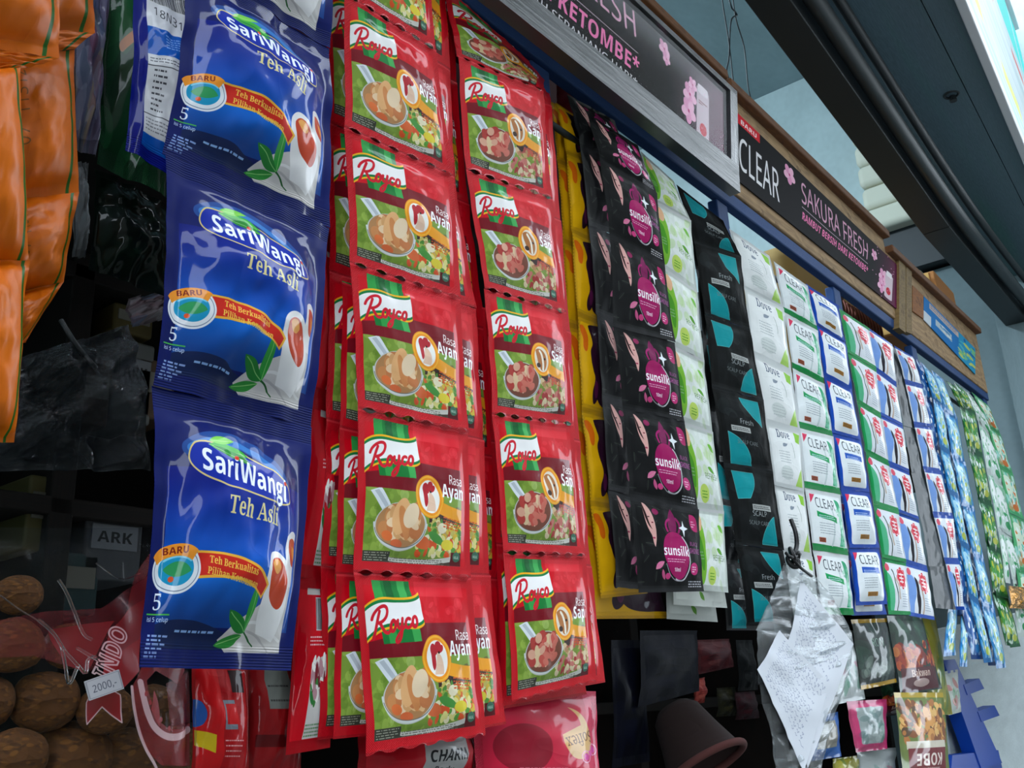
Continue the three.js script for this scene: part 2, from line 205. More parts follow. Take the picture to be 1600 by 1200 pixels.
P.soy = canvas(384, 384, (g) => { fill(g, '#e0a70c'); g.save(); g.translate(-150, 0); path(g, 'M180 120 C330 60 420 200 360 330 C330 420 250 380 260 300 C270 220 200 220 180 120', '#d9640f'); path(g, 'M420 90 C520 60 1000 40 1000 40 L 1000 930 C800 940 640 930 560 860 C480 960 400 900 420 800 C440 720 520 700 470 600 C430 500 380 380 450 320 C520 250 400 180 420 90', '#2c0f24'); ell(g, '#5a1a44', 520, 760, 50, 90); fill(g, '#2c0f24', 990, 40, 170, 890); g.restore(); fill(g, '#c8920a', 0, 0, 1000, 30); fill(g, '#c8920a', 0, 970, 1000, 30); for (let i = 0; i < 24; i++) fill(g, '#b8860a', 0, 20 + i * 40, 26, 16); });
P.soyBack = canvas(256, 256, (g) => { fill(g, '#d29a10'); fill(g, '#a8641a', 180, 90, 780, 820); blobs(g, ['#b5701e', '#9a5214', '#c0341c', '#d08a2a', '#8a4a14'], 200, 120, 740, 780, 60, 20, 80, 4); lines(g, '#e8c050', 240, 650, 600, 4, 40, 12, 8); });
function shine(g) {
  fill(g, '#121214'); for (let i = 0; i < 26; i++) { g.globalAlpha = 0.5; leaf(g, '#26262b', 90 + (i % 6) * 160, 90 + Math.floor(i / 6) * 200, 120, 40, i * 1.7); } g.globalAlpha = 1;
  path(g, 'M150 40 C220 40 300 150 300 300 C310 400 290 470 270 520 C240 470 260 420 230 380 C170 300 150 150 150 40', '#dca7a0'); path(g, 'M150 40 C190 120 200 240 250 330 C200 300 150 180 150 40', '#2a1416'); ell(g, '#7a2a3a', 262, 250, 16, 8); ell(g, '#a83a58', 265, 420, 20, 10); ell(g, '#2a1a1a', 215, 190, 16, 6);
  path(g, 'M560 60 C620 150 640 220 600 330 L 500 330 C470 220 510 140 560 60', '#7a1250'); path(g, 'M470 330 C430 250 470 200 520 190', '#a31a68', 26); path(g, 'M640 330 C690 250 660 200 620 170', '#8a1458', 30);
  path(g, 'M560 330 C760 340 830 560 740 760 C700 850 620 890 560 850 C430 800 360 640 390 480 C410 390 470 330 560 330', '#a3145e'); path(g, 'M690 380 C830 520 820 760 690 860 C640 890 590 880 560 860', '#c9c6cc', 16); path(g, 'M400 700 C450 840 560 910 660 870', '#9a969e', 10);
  leaf(g, '#d8709a', 250, 760, 150, 60, -0.6); leaf(g, '#c24a80', 380, 870, 120, 46, -1.9); ell(g, '#d0407f', 430, 830, 40, 34); ell(g, '#8a1b50', 330, 120, 46, 36);
  txt(g, 'sunsilk', 380, 600, 150, '#f7eef4', { w: 400 }); lines(g, '#e6a8c8', 420, 640, 300, 2, 26, 10, 3); txt(g, '10ml', 520, 780, 60, '#f3d8e6', { w: 110 });
  path(g, 'M720 180 L 740 250 L 800 270 L 740 300 L 725 380 L 705 300 L 650 275 L 705 250 Z', '#e9edf2'); path(g, 'M840 90 C960 70 980 200 960 290 C880 310 820 260 840 90', '#b01f62'); lines(g, '#e8b0cc', 860, 170, 80, 3, 30, 12, 6);
  txt(g, 'BLACK', 800, 470, 62, '#8a3a78', { w: 150 }); txt(g, 'SHINE', 790, 560, 82, '#a04a8c', { w: 190 }); ell(g, '#c02a72', 860, 740, 66, 72); lines(g, '#f0c0d8', 822, 715, 78, 3, 26, 12, 4);
  lines(g, '#b9b7bd', 760, 880, 220, 3, 28, 14, 9); fill(g, '#1b1b1e', 0, 0, 1000, 40); fill(g, '#1b1b1e', 0, 960, 1000, 40);
}
P.shine = canvas(448, 448, shine);
P.fresh = canvas(320, 384, (g) => { fill(g, '#dfe6df'); bokeh(g, ['#b8d890', '#eef4ee', '#c4dcb0', '#f2f6f2'], 100, 40, 860, 900, 50, 30, 120, 8); path(g, 'M60 60 C260 60 330 300 320 520 C310 800 240 930 180 930 C80 900 40 400 60 60', '#7fbb3a'); path(g, 'M120 320 C240 340 300 560 240 760 C180 800 120 700 120 320', '#4f9a2a'); ell(g, '#eab890', 190, 180, 80, 110); ell(g, '#c4dc6a', 470, 820, 130, 110); lines(g, '#4f9a2a', 400, 790, 150, 3, 34, 12, 5); leaf(g, '#6fb83a', 760, 200, 180, 70, 0.5); leaf(g, '#5aa030', 640, 500, 200, 60, 0.3); txt(g, 'REFRESH', 520, 640, 100, '#6f8a6a', { w: 420, style: 'normal' }); lines(g, '#8aa880', 130, 540, 120, 3, 40, 16, 3); fill(g, '#e8eae8', 0, 0, 1000, 36); });
P.freshBack = canvas(192, 192, (g) => { fill(g, '#d5d8d2'); lines(g, '#a9b4a0', 120, 120, 760, 18, 40, 12, 4); leaf(g, '#7fb050', 500, 800, 260, 90, -0.2); leaf(g, '#5a9030', 450, 840, 160, 50, 0.6); });
const scalp = (flip) => (g) => {
  fill(g, '#16181a'); fill(g, '#0b0c0d', 0, 0, 130, 1000); fill(g, '#0b0c0d', 850, 0, 150, 1000); g.globalAlpha = 0.6; blobs(g, ['#202426', '#2a2e30', '#101214'], 150, 100, 700, 800, 24, 60, 160, 3); g.globalAlpha = 1;
  const T1 = flip ? 'M130 60 L 560 60 C600 220 430 380 400 400 L 160 420 Z' : 'M150 980 L 150 560 C330 620 560 700 560 980 Z', T2 = flip ? 'M870 960 L 560 960 C590 760 760 640 860 600 Z' : 'M870 60 L 500 60 C540 260 760 330 880 420 Z';
  for (const d of [T1, T2]) { path(g, d, '#0f8f96'); path(g, d, '#7ac8c6', 5); }
  txt(g, flip ? 'SCALP' : 'Fresh', 400, flip ? 620 : 430, 90, '#9aa0a2', { w: 290, style: 'normal' }); fill(g, '#a9aba8', flip ? 420 : 220, flip ? 470 : 470, 380, 74); lines(g, '#3a3d3e', flip ? 440 : 240, flip ? 492 : 492, 340, 2, 22, 9, 4); txt(g, flip ? 'SCALP CARE' : 'SCALP CARE', 300, flip ? 730 : 700, 70, '#787e80', { w: 430, style: 'normal' }); fill(g, '#1d2022', 0, 0, 1000, 30); fill(g, '#1d2022', 0, 970, 1000, 30);
};
P.scalpA = canvas(320, 320, scalp(true)); P.scalpB = canvas(320, 320, scalp(false));
P.dove = canvas(320, 384, (g) => { fill(g, '#dfe3e2'); fill(g, '#eaeceb', 60, 40, 880, 900); txt(g, 'Dove', 250, 200, 190, '#3a4a66', { w: 380, font: 'serif', style: 'bold' }); path(g, 'M380 300 C430 260 460 300 520 280 C500 330 440 350 380 340 Z', '#8a94a0'); path(g, 'M640 260 C700 330 720 420 700 500', '#7a8a7a', 10); path(g, 'M760 60 L 940 80 L 920 240 L 790 220 Z', '#8cc63a'); path(g, 'M720 940 C760 800 880 700 940 640 L 940 940 Z', '#a8d060'); lines(g, '#a9b2b4', 250, 420, 320, 5, 42, 12, 6); ell(g, '#d5dbd8', 420, 760, 190, 110); lines(g, '#b5bcbc', 260, 700, 330, 4, 44, 12, 9); });
function clearPrint(col, side) {
  return (g) => { fill(g, '#e6ebec'); if (side) { fill(g, col, 0, 0, 110, 1000); fill(g, col, 900, 0, 100, 1000); fill(g, col, 0, 0, 1000, 90); fill(g, col, 0, 930, 1000, 70); rr(g, '#e9eef1', 100, 80, 810, 860, 60); } else { fill(g, col, 0, 890, 1000, 110); path(g, 'M760 120 C1000 80 1000 500 920 880 L 780 880 C880 600 840 300 760 120', '#2fa070'); bokeh(g, ['#7fd0a8', '#2a9060', '#bfe8d4'], 780, 200, 200, 660, 20, 20, 60, 3); path(g, 'M620 300 C700 420 640 700 560 880', '#c6d2d2', 40); }
    txt(g, 'CLEAR', side ? 200 : 200, 290, 230, '#3a444c', { w: side ? 640 : 540, style: 'normal', skew: [0.04, 0] }); path(g, side ? 'M220 345 L 800 365 L 800 470 L 220 450 Z' : 'M210 350 C400 400 560 380 740 430 L 740 520 C560 470 400 490 210 440 Z', side ? '#2a5ab8' : '#149a55'); lines(g, '#cfe4f4', 260, side ? 395 : 405, 420, 2, 30, 12, 4, 0.03); lines(g, '#8d98a0', 240, 540, 420, 5, 40, 12, 5); fill(g, side ? '#a8742e' : '#9a4a34', side ? 330 : 190, 780, side ? 320 : 180, 74); lines(g, '#3c2a1c', side ? 345 : 200, 800, side ? 290 : 160, 2, 26, 10, 7); poly(g, '#d8355a', 90, 80, 230, 80, 90, 230); };
}
P.clearGreen = canvas(320, 384, clearPrint('#148a44', false)); P.clearBlue = canvas(320, 384, clearPrint('#1048b0', true));
function hairPrint(green) {
  return (g) => { fill(g, '#e4e8ee'); if (green) { fill(g, '#12924c', 0, 0, 130, 1000); path(g, 'M120 250 C330 300 360 700 260 960 L 120 960 Z', '#58b88a'); path(g, 'M300 200 C420 300 360 480 440 620 C500 720 400 860 420 960', '#3a4a40', 34); path(g, 'M420 360 C520 420 500 600 540 700', '#c9b8a8', 60); } else { path(g, 'M60 240 C330 120 420 420 300 640 C220 760 200 860 240 960 L 60 960 Z', '#7aa0e0'); path(g, 'M330 240 C470 300 440 460 470 600 C500 760 440 860 470 960 L 370 960 C390 800 300 700 350 560 C400 440 300 330 330 240', '#241f28'); path(g, 'M470 340 C560 380 560 560 600 700 C600 820 560 900 570 960', '#c4ac9c', 56); }
    fill(g, green ? '#16984e' : '#184fb8', 0, 0, 1000, 70); fill(g, green ? '#16984e' : '#184fb8', 0, 930, 1000, 70); for (let i = 0; i < 8; i++) ell(g, '#d8283e', 690 + Math.cos(i * 0.785) * 150, 330 + Math.sin(i * 0.785) * 150, 60); ell(g, '#d8283e', 690, 330, 180, 175); ell(g, '#f4d0d4', 690, 330, 176, 170, 0, 10); path(g, 'M590 260 L 800 260 M 600 330 L 780 330 M 590 400 L 760 400 M 690 240 L 690 420', '#f7e4e6', 26); ell(g, '#e05a70', 150, 160, 80, 70); lines(g, '#9aa6b6', 640, 620, 260, 6, 44, 14, 4); };
}
P.hairGreen = canvas(320, 384, hairPrint(true)); P.hairBlue = canvas(320, 384, hairPrint(false));
const washPrint = (a, b, c, d, s) => (g) => { fill(g, a); bokeh(g, [b, c, d, '#eef6fa'], 120, 80, 780, 800, 80, 40, 150, s); path(g, 'M150 180 C400 60 700 200 860 420 C800 660 500 560 300 700 C160 620 120 360 150 180', b); blobs(g, [c, d, '#f2f6f8', b], 200, 200, 600, 560, 36, 20, 80, s + 3); ell(g, d, 560, 820, 210, 70); fill(g, a, 0, 0, 1000, 50); fill(g, a, 0, 930, 1000, 70); };
P.washBlue = canvas(256, 384, washPrint('#1473b8', '#a9d8ec', '#3a9ad8', '#b9c85a', 3)); P.washGreen = canvas(256, 384, washPrint('#0c5226', '#3f9038', '#1a6a30', '#b8c03a', 7)); P.washWhite = canvas(256, 384, washPrint('#cfdcd6', '#eef4f2', '#9ac8a8', '#2f9a58', 11)); P.washMixed = canvas(256, 384, washPrint('#4aa86a', '#d8e8d0', '#5fc0b0', '#d8742e', 15)); P.washNavy = canvas(192, 384, washPrint('#0a3f86', '#0f5aa8', '#0a4a94', '#1a74b8', 19));

function signText(first) {
  return (g) => {                                  // black strip; letters condensed
    fill(g, '#0b090c'); const rose = g.createLinearGradient(780, 0, 1000, 0); rose.addColorStop(0, 'rgba(150,40,96,0)'); rose.addColorStop(1, 'rgba(150,40,96,.75)'); g.fillStyle = rose; g.fillRect(780, 0, 220, 1000);
    if (!first) { fill(g, '#d22430', 0, 0, 105, 150); txt(g, 'BARU', 14, 118, 96, '#f3dada', { w: 78 }); }
    txt(g, 'CLEAR', first ? -20 : 4, 800, 660, '#ece9ec', { w: 195, style: 'normal', font: 'sans-serif' });
    sakura(g, 255, 210, 150); txt(g, 'SAKURA FRESH', 316, 470, 470, '#d9a3bd', { w: 432, style: 'normal' }); fill(g, '#c9b3bf', 318, 545, 430, 12);
    txt(g, 'RAMBUT BERSIH DARI KETOMBE*', 318, 760, 190, '#f07fb2', { w: 436 }); if (first) txt(g, 'TANPA GERAH SEPANJANG HARI*', 318, 950, 150, '#d9d5d8', { w: 436, style: 'normal' });
    sakura(g, 792, 240, 110); sakura(g, 868, 540, 170); sakura(g, 862, 760, 160); rr(g, '#d9c2cc', 885, 380, 62, 560, 26); rr(g, '#efe6ea', 893, 330, 44, 120, 14); ell(g, '#c8283c', 915, 770, 18, 80); sakura(g, 872, 650, 100); const r = rng(5); for (let i = 0; i < 16; i++) ell(g, '#e9a3c6', 770 + r() * 200, r() * 1000, 3, 9);
  };
}
P.signA = canvas(1536, 320, signText(true)); P.signB = canvas(1536, 320, signText(false));
P.blueAd = canvas(512, 128, (g) => { fill(g, '#1c6fb0'); fill(g, '#c9d2da', 0, 600, 120, 400); fill(g, '#b8a8a4', 90, 60, 560, 230); lines(g, '#6f7f92', 110, 90, 500, 2, 90, 40, 3); fill(g, '#aebdc4', 200, 480, 300, 260); blobs(g, ['#8aa0b0', '#c9d2d4', '#4a86b0'], 220, 500, 260, 220, 14, 20, 60, 4); fill(g, '#2a8fb8', 640, 0, 360, 1000); blobs(g, ['#4fb0b8', '#7ab87a', '#1c5f9a', '#b9c46a'], 660, 100, 320, 800, 30, 16, 80, 9); });
function noiseTex(w, h, fn, repeat, color = true) { const d = new Uint8Array(w * h * 4); for (let y = 0; y < h; y++) for (let x = 0; x < w; x++) { const c = fn(x / w, y / h), o = (y * w + x) * 4; d[o] = clamp(c[0], 0, 255); d[o + 1] = clamp(c[1], 0, 255); d[o + 2] = clamp(c[2], 0, 255); d[o + 3] = c[3] ?? 255; } const t = new THREE.DataTexture(d, w, h); t.magFilter = THREE.LinearFilter; t.minFilter = THREE.LinearMipmapLinearFilter; t.generateMipmaps = true; if (color) t.colorSpace = THREE.SRGBColorSpace; t.wrapS = t.wrapT = THREE.RepeatWrapping; if (repeat) t.repeat.set(...repeat); t.needsUpdate = true; return t; }
const fbm = (x, y, p, s, n = 4) => { let a = 0.5, t = 0, k = 1; for (let i = 0; i < n; i++) { t += a * vnp(x * p * k, y * p * k, p * k, s + i * 7); a *= 0.5; k *= 2; } return t; };
const ridge = (x, y, p, s) => 1 - Math.abs(2 * vnp(x * p, y * p, p, s) - 1);
P.filmBump = noiseTex(512, 512, (x, y) => { let v = 110 + 60 * (fbm(x, y, 5, 3) - 0.5); v += 36 * Math.pow(ridge(x + 0.1 * vnp(x * 4, y * 4, 4, 2), y, 4, 11), 6) + 24 * Math.pow(ridge(x, y + 0.1 * vnp(x * 5, y * 5, 5, 8), 7, 21), 5); const seal = x < 0.055 || x > 0.945 || y < 0.07 || y > 0.93; if (seal) v += 60 * (Math.sin(x * 512 * 0.9) * Math.sin(y * 512 * 0.9)); return [v, v, v]; }, undefined, false);
P.teaBump = noiseTex(512, 512, (x, y) => { let v = 110 + 60 * (fbm(x, y, 5, 3) - 0.5); v += 36 * Math.pow(ridge(x + 0.1 * vnp(x * 4, y * 4, 4, 2), y, 4, 11), 6); const d = Math.min(y, 1 - y); if (d < 0.085) v += 34 * Math.sin(d / 0.085 * Math.PI * 16); return [v, v, v]; }, undefined, false);
P.crumple = noiseTex(512, 512, (x, y) => { let v = 0; for (let i = 0; i < 3; i++) v += Math.pow(ridge(x + 0.15 * vnp(x * 3, y * 3, 3, 40 + i), y + 0.15 * vnp(x * 3, y * 3, 3, 50 + i), 3 + i * 3, 60 + i), 3) / (i + 1); v = 40 + v * 100; return [v, v, v]; }, undefined, false);
P.wood = noiseTex(512, 256, (x, y) => { const w = fbm(x * 0.5, y, 4, 5) * 3, g = 0.5 + 0.5 * Math.sin((y * 22 + w * 6) * 2), n = vnp(x * 10, y * 120, 1200, 9), s = fbm(x, y, 6, 31); return [128 + g * 20 + n * 26 - (s > 0.58 ? 26 : 0), 102 + g * 17 + n * 22 - (s > 0.58 ? 24 : 0), 72 + g * 12 + n * 17 - (s > 0.58 ? 20 : 0)]; });
P.plaster = noiseTex(256, 256, (x, y) => { const n = fbm(x, y, 8, 5), f = vnp(x * 90, y * 90, 90, 6); return [200 + n * 26 + f * 8, 208 + n * 26 + f * 8, 208 + n * 26 + f * 8]; }, [3, 3]);
P.tin = noiseTex(512, 512, (x, y) => { const a = fbm(x, y, 3, 71), b = fbm(x, y, 3, 81), f = vnp(x * 200, y * 200, 200, 6); const g = sst(a, 0.45, 0.75); return [78 + f * 16 - g * 10, 100 + f * 16 + g * 14 * b, 108 + f * 16 - g * 6 + b * 8]; });
P.scratch = noiseTex(256, 256, (x, y) => { const a = fbm(x, y, 4, 15), b = vnp(x * 5, y * 120, 600, 8); return [90 + a * 90 + b * 40, 90 + a * 90 + b * 40, 90 + a * 90 + b * 40]; }, undefined, false);
// ---------------------------------------------------------------- materials
const std = (color, roughness = 0.7, o = {}) => new THREE.MeshStandardMaterial({ color, roughness, ...o });
const phys = (o) => new THREE.MeshPhysicalMaterial(o);
const bumpT = (t, x, y) => { const c = t.clone(); c.repeat.set(x, y); c.needsUpdate = true; return c; };
function film(map, back, o = {}) {                      // printed plastic laminate, glossy; second entry is its inside or plain back
  const f = phys({ map, roughness: 0.5, specularIntensity: 0.15, clearcoat: 0.32, clearcoatRoughness: 0.06, bumpMap: P.filmBump, bumpScale: 0.0011, side: THREE.DoubleSide, ...o });
  return [f, phys({ color: back, roughness: 0.5, specularIntensity: 0.2, clearcoat: 0.25, clearcoatRoughness: 0.1, bumpMap: P.filmBump, bumpScale: 0.001, side: THREE.DoubleSide })];
}
const M = {
  wood: std('#ffffff', 0.85, { map: bumpT(P.wood, 3, 1), bumpMap: bumpT(P.wood, 3, 1), bumpScale: 0.0006 }), woodTop: std('#b08a68', 0.8, { map: bumpT(P.wood, 4, 0.3) }), batten: std('#c9c9a8', 0.8, { map: bumpT(P.wood, 1, 2) }), plywood: std('#e0a850', 0.8, { map: bumpT(P.wood, 1, 1) }),
  blue: std('#0c3a70', 0.75, { bumpMap: P.scratch, bumpScale: 0.0006 }), steel: std('#23282b', 0.5, { metalness: 0.2, bumpMap: P.scratch, bumpScale: 0.0005 }), pipe: std('#3c4143', 0.45, { metalness: 0.3, bumpMap: P.scratch, bumpScale: 0.0004 }),
  tin: std('#ffffff', 0.55, { map: bumpT(P.tin, 1.5, 1) }), trim: std('#dfe0e4', 0.6), plaster: std('#dfeaec', 0.9, { map: P.plaster }), greyPaint: std('#7d8a8e', 0.9, { map: P.plaster }), whitePaint: std('#eceff2', 0.75, { map: P.plaster }), ceiling: std('#b4c2c8', 0.9, { map: P.plaster }), concrete: std('#8d8a84', 0.95, { map: P.plaster }), asphalt: std('#5e5d5b', 0.95, { map: P.plaster }),
  housePaint: std('#5c5a55', 0.95, { map: P.plaster }), darkWood: std('#2a211b', 0.85, { map: bumpT(P.wood, 2, 1) }), carton: std('#a8703c', 0.85), cartonLight: std('#c39a58', 0.85), wire: std('#1c2a30', 0.6), black: std('#0c0c0e', 0.5), lampWhite: std('#e8e8e4', 0.5),
  acrylic: phys({ color: '#ffffff', roughness: 0.08, transmission: 1, thickness: 0, ior: 1.2, specularIntensity: 0.2 }), frosted: phys({ color: '#63686a', roughness: 0.3, transmission: 0.75, thickness: 0, bumpMap: P.scratch, bumpScale: 0.001 }),
  crumpledFilm: phys({ color: '#a8acb0', roughness: 0.2, transmission: 0.94, thickness: 0, ior: 1.35, specularIntensity: 0.5, bumpMap: bumpT(P.crumple, 2, 2), bumpScale: 0.006, side: THREE.DoubleSide }),
  clearFilm: phys({ color: '#f4f6f8', roughness: 0.1, transmission: 1, thickness: 0, ior: 1.3, specularIntensity: 0.25, bumpMap: bumpT(P.crumple, 1.5, 1.5), bumpScale: 0.002, side: THREE.DoubleSide }),
};

// ---------------------------------------------------------------- the room and the stall
const struct = (name, g, m) => tag(put(name, g, m), null, null, null, 'structure');
const CE = EYE + 1.83, XR = 2.65, ZB = -2.2, XL = -1.8;
struct('floor', box(XR - XL + 0.4, 0.1, -ZB + 0.1, (XR + XL) / 2, -0.05, ZB / 2), M.concrete);
struct('ground', box(30, 0.1, 4, 2, -0.06, 2.02), M.asphalt);
struct('ceiling', box(XR - XL + 0.4, 0.1, -ZB + 0.15, (XR + XL) / 2, CE + 0.05, ZB / 2), M.ceiling);
struct('wall_back', box(XR - XL + 0.4, CE, 0.1, (XR + XL) / 2, CE / 2, ZB - 0.05), M.plaster);
struct('wall_left', box(0.1, CE, -ZB, XL - 0.05, CE / 2, ZB / 2), M.plaster);
struct('wall_right', box(0.12, CE, -ZB + 0.42, XR + 0.06, CE / 2, ZB / 2 + 0.21), M.plaster);
struct('wall_right_lower', box(0.05, EYE + 1.06, -ZB + 0.4, XR - 0.025, (EYE + 1.06) / 2, ZB / 2 + 0.2), M.greyPaint);
struct('trim_1', box(0.09, 0.13, -ZB, XR - 0.045, EYE + 1.13, ZB / 2 - 0.02), M.steel);
struct('wall_front_upper', box(XR - XL, CE - EYE - 0.99, 0.06, (XR + XL) / 2, (CE + EYE + 0.99) / 2, 0.07), M.plaster);
struct('added_wall_front_left', box(-XL + 0.06, EYE + 0.95, 0.1, (XL + 0.06) / 2, (EYE + 0.95) / 2, -0.06), M.plaster);  // unseen, added to keep daylight out of the dark left interior
struct('pillar', box(0.1, EYE + 1.04, 0.42, XR - 0.06, (EYE + 1.04) / 2, -0.062 + 0.21), M.greyPaint);
struct('added_occluder_wall', box(0.1, 2.5, 1.1, -1.2, 1.25, 0.6), M.housePaint);  // unseen wall added to block sky light from the left
struct('house_wall', box(11, 7.5, 0.3, 2.5, 3.75, 3.6), M.housePaint);          // unseen house across the lane, sized and dark to cut reflections
{ // stall counter below the goods
  const t = thing('counter', 'dark wooden stall counter under the hanging goods', 'counter', V(1, 0, -0.45)); t.userData.kind = 'structure'; delete t.userData.category; t.name = 'wall_front_counter';
  put('counter_body', box(2.2, EYE - 0.42, 0.55, 0.2, (EYE - 0.42) / 2, -0.02), M.darkWood, t); put('counter_top', box(2.3, 0.03, 0.6, 0.2, EYE - 0.4, 0), M.darkWood, t);
}
{ // blue timber frame of the serving hatch
  const f = tag(thing('window_1', null, null, V(0, EYE, 0)), null, null, null, 'structure');
  put('rail', box(1.62, 0.017, 0.012, 1.18, 0.5245, -0.008), M.blue, f);
  for (const [px, py] of [[845, 110], [1130, 330], [1307, 450], [1429, 548]]) put('post', box(0.026, 0.42, 0.012, at(px, py, -0.006).x, 0.305, -0.012), M.blue, f);
  put('post', box(0.026, 0.09, 0.03, 1.972, 0.487, -0.02), M.blue, f);
  put('hanging_rod', tube([V(0.1, 0.468, -0.008), V(0.8, 0.466, -0.01), V(1.4, 0.468, -0.01), V(2.0, 0.468, -0.012)], 0.003), M.steel, f);
}
// signboards above the hatch
function board(label, x0, x1, y0, y1, m, extra) {
  const t = thing('signboard', label, 'signboard', V(x0, EYE + y0, -0.008));
  put('board', box(x1 - x0, y1 - y0, 0.016, (x1 - x0) / 2, (y1 - y0) / 2, 0), m, t); put('top_batten', box(x1 - x0, 0.012, 0.03, (x1 - x0) / 2, y1 - y0 - 0.003, 0.004), M.woodTop, t);
  extra?.(t, (g) => g.translate(-x0, -EYE - y0, 0.008)); return t;
}
board('weathered plywood board behind the clear sign holder above the hatch', 0.42, 0.925, 0.534, 0.688, M.wood);
const paper = (map) => phys({ map, roughness: 0.65, specularIntensity: 0.08, side: THREE.DoubleSide });
board('wooden board with a black CLEAR SAKURA FRESH advertising strip', 0.93, 1.47, 0.534, 0.682, M.wood, (t, mv) => put('poster', mv(slab(...quadAt([1152, 176, 1406, 418, 1152, 281, 1403, 484], 0.002), 0.001)), paper(P.signB), t));
board('wooden board with a faded blue notice at the far end', 1.474, 1.985, 0.53, 0.66, M.wood, (t, mv) => {
  put('notice', mv(slab(...quadAt([1444, 463, 1524, 545, 1444, 500, 1524, 585], 0.002), 0.001)), paper(P.blueAd), t);
  put('plywood_panel', mv(slab(...quadAt([1426, 446, 1443, 462, 1426, 486, 1443, 498], 0.002), 0.003)), M.plywood, t);
  put('batten', mv(slab(...quadAt([1405, 404, 1415, 413, 1405, 512, 1415, 520], 0.006), 0.01)), M.batten, t); put('batten', mv(slab(...quadAt([1416, 416, 1425, 424, 1416, 518, 1425, 522], 0.006), 0.01)), M.batten, t);
});
{ // clear acrylic holder with the first advertising strip
  const z = 0.035, q = quadAt([700, -275, 1152, 150, 690, -72, 1157, 301], z), t = thing('sign_holder', 'clear acrylic holder with a black hair care advertising strip, in front of the boards', 'sign holder', q[2]);
  const mv = (g) => g.translate(-q[2].x, -q[2].y, -q[2].z), along = (a, b, w, h) => mv(bar(a, b, w, h, V(0, 1, 0)));
  const pz = z - 0.006, c = quadAt([700, -273, 1146, 148, 700, -114, 1148, 258], pz);
  const sign = slab(...c, 0.001); put('poster', mv(sign), paper(canvas(1536, 384, (g) => {
    fill(g, '#0b090c'); const rose = g.createLinearGradient(700, 0, 1000, 0); rose.addColorStop(0, 'rgba(150,40,96,0)'); rose.addColorStop(1, 'rgba(150,40,96,.8)'); g.fillStyle = rose; g.fillRect(700, 0, 300, 1000);
    txt(g, 'SAKURA FRESH', 15, 440, 430, '#d9a3bd', { w: 550, style: 'normal' }); fill(g, '#c9b3bf', 0, 615, 565, 9); txt(g, 'RAMBUT BERSIH DARI KETOMBE*', -305, 880, 270, '#f07fb2', { w: 880 }); txt(g, 'TANPA GERAH SEPANJANG HARI*', 40, 1045, 140, '#d9d5d8', { w: 530, style: 'normal' });
    sakura(g, 672, 260, 110); sakura(g, 680, 370, 80); sakura(g, 784, 560, 150); sakura(g, 780, 790, 160); sakura(g, 796, 400, 100); rr(g, '#c9b4be', 815, 330, 58, 700, 26); rr(g, '#dccfd6', 820, 300, 48, 120, 14); lines(g, '#8a4a50', 824, 520, 40, 2, 30, 14, 4); ell(g, '#c8283c', 846, 880, 16, 80);
    const r = rng(5); for (let i = 0; i < 20; i++) ell(g, '#e9a3c6', 800 + r() * 190, r() * 1000, 2, 7);
  })), t);
  put('pane', mv(slab(...quadAt([700, -275, 1152, 150, 690, -92, 1154, 278], z), 0.002)), M.acrylic, t);
  put('bottom_channel', mv(slab(...quadAt([690, -121, 1154, 258, 690, -72, 1157, 301], z + 0.003), 0.012)), M.frosted, t);
  put('side_channel', mv(slab(...quadAt([1141, 140, 1152, 150, 1143, 262, 1155, 272], z + 0.0025), 0.01)), M.frosted, t);
  put('top_channel', mv(slab(...quadAt([700, -282, 1152, 143, 700, -274, 1152, 151], z + 0.002), 0.01)), M.frosted, t);
}
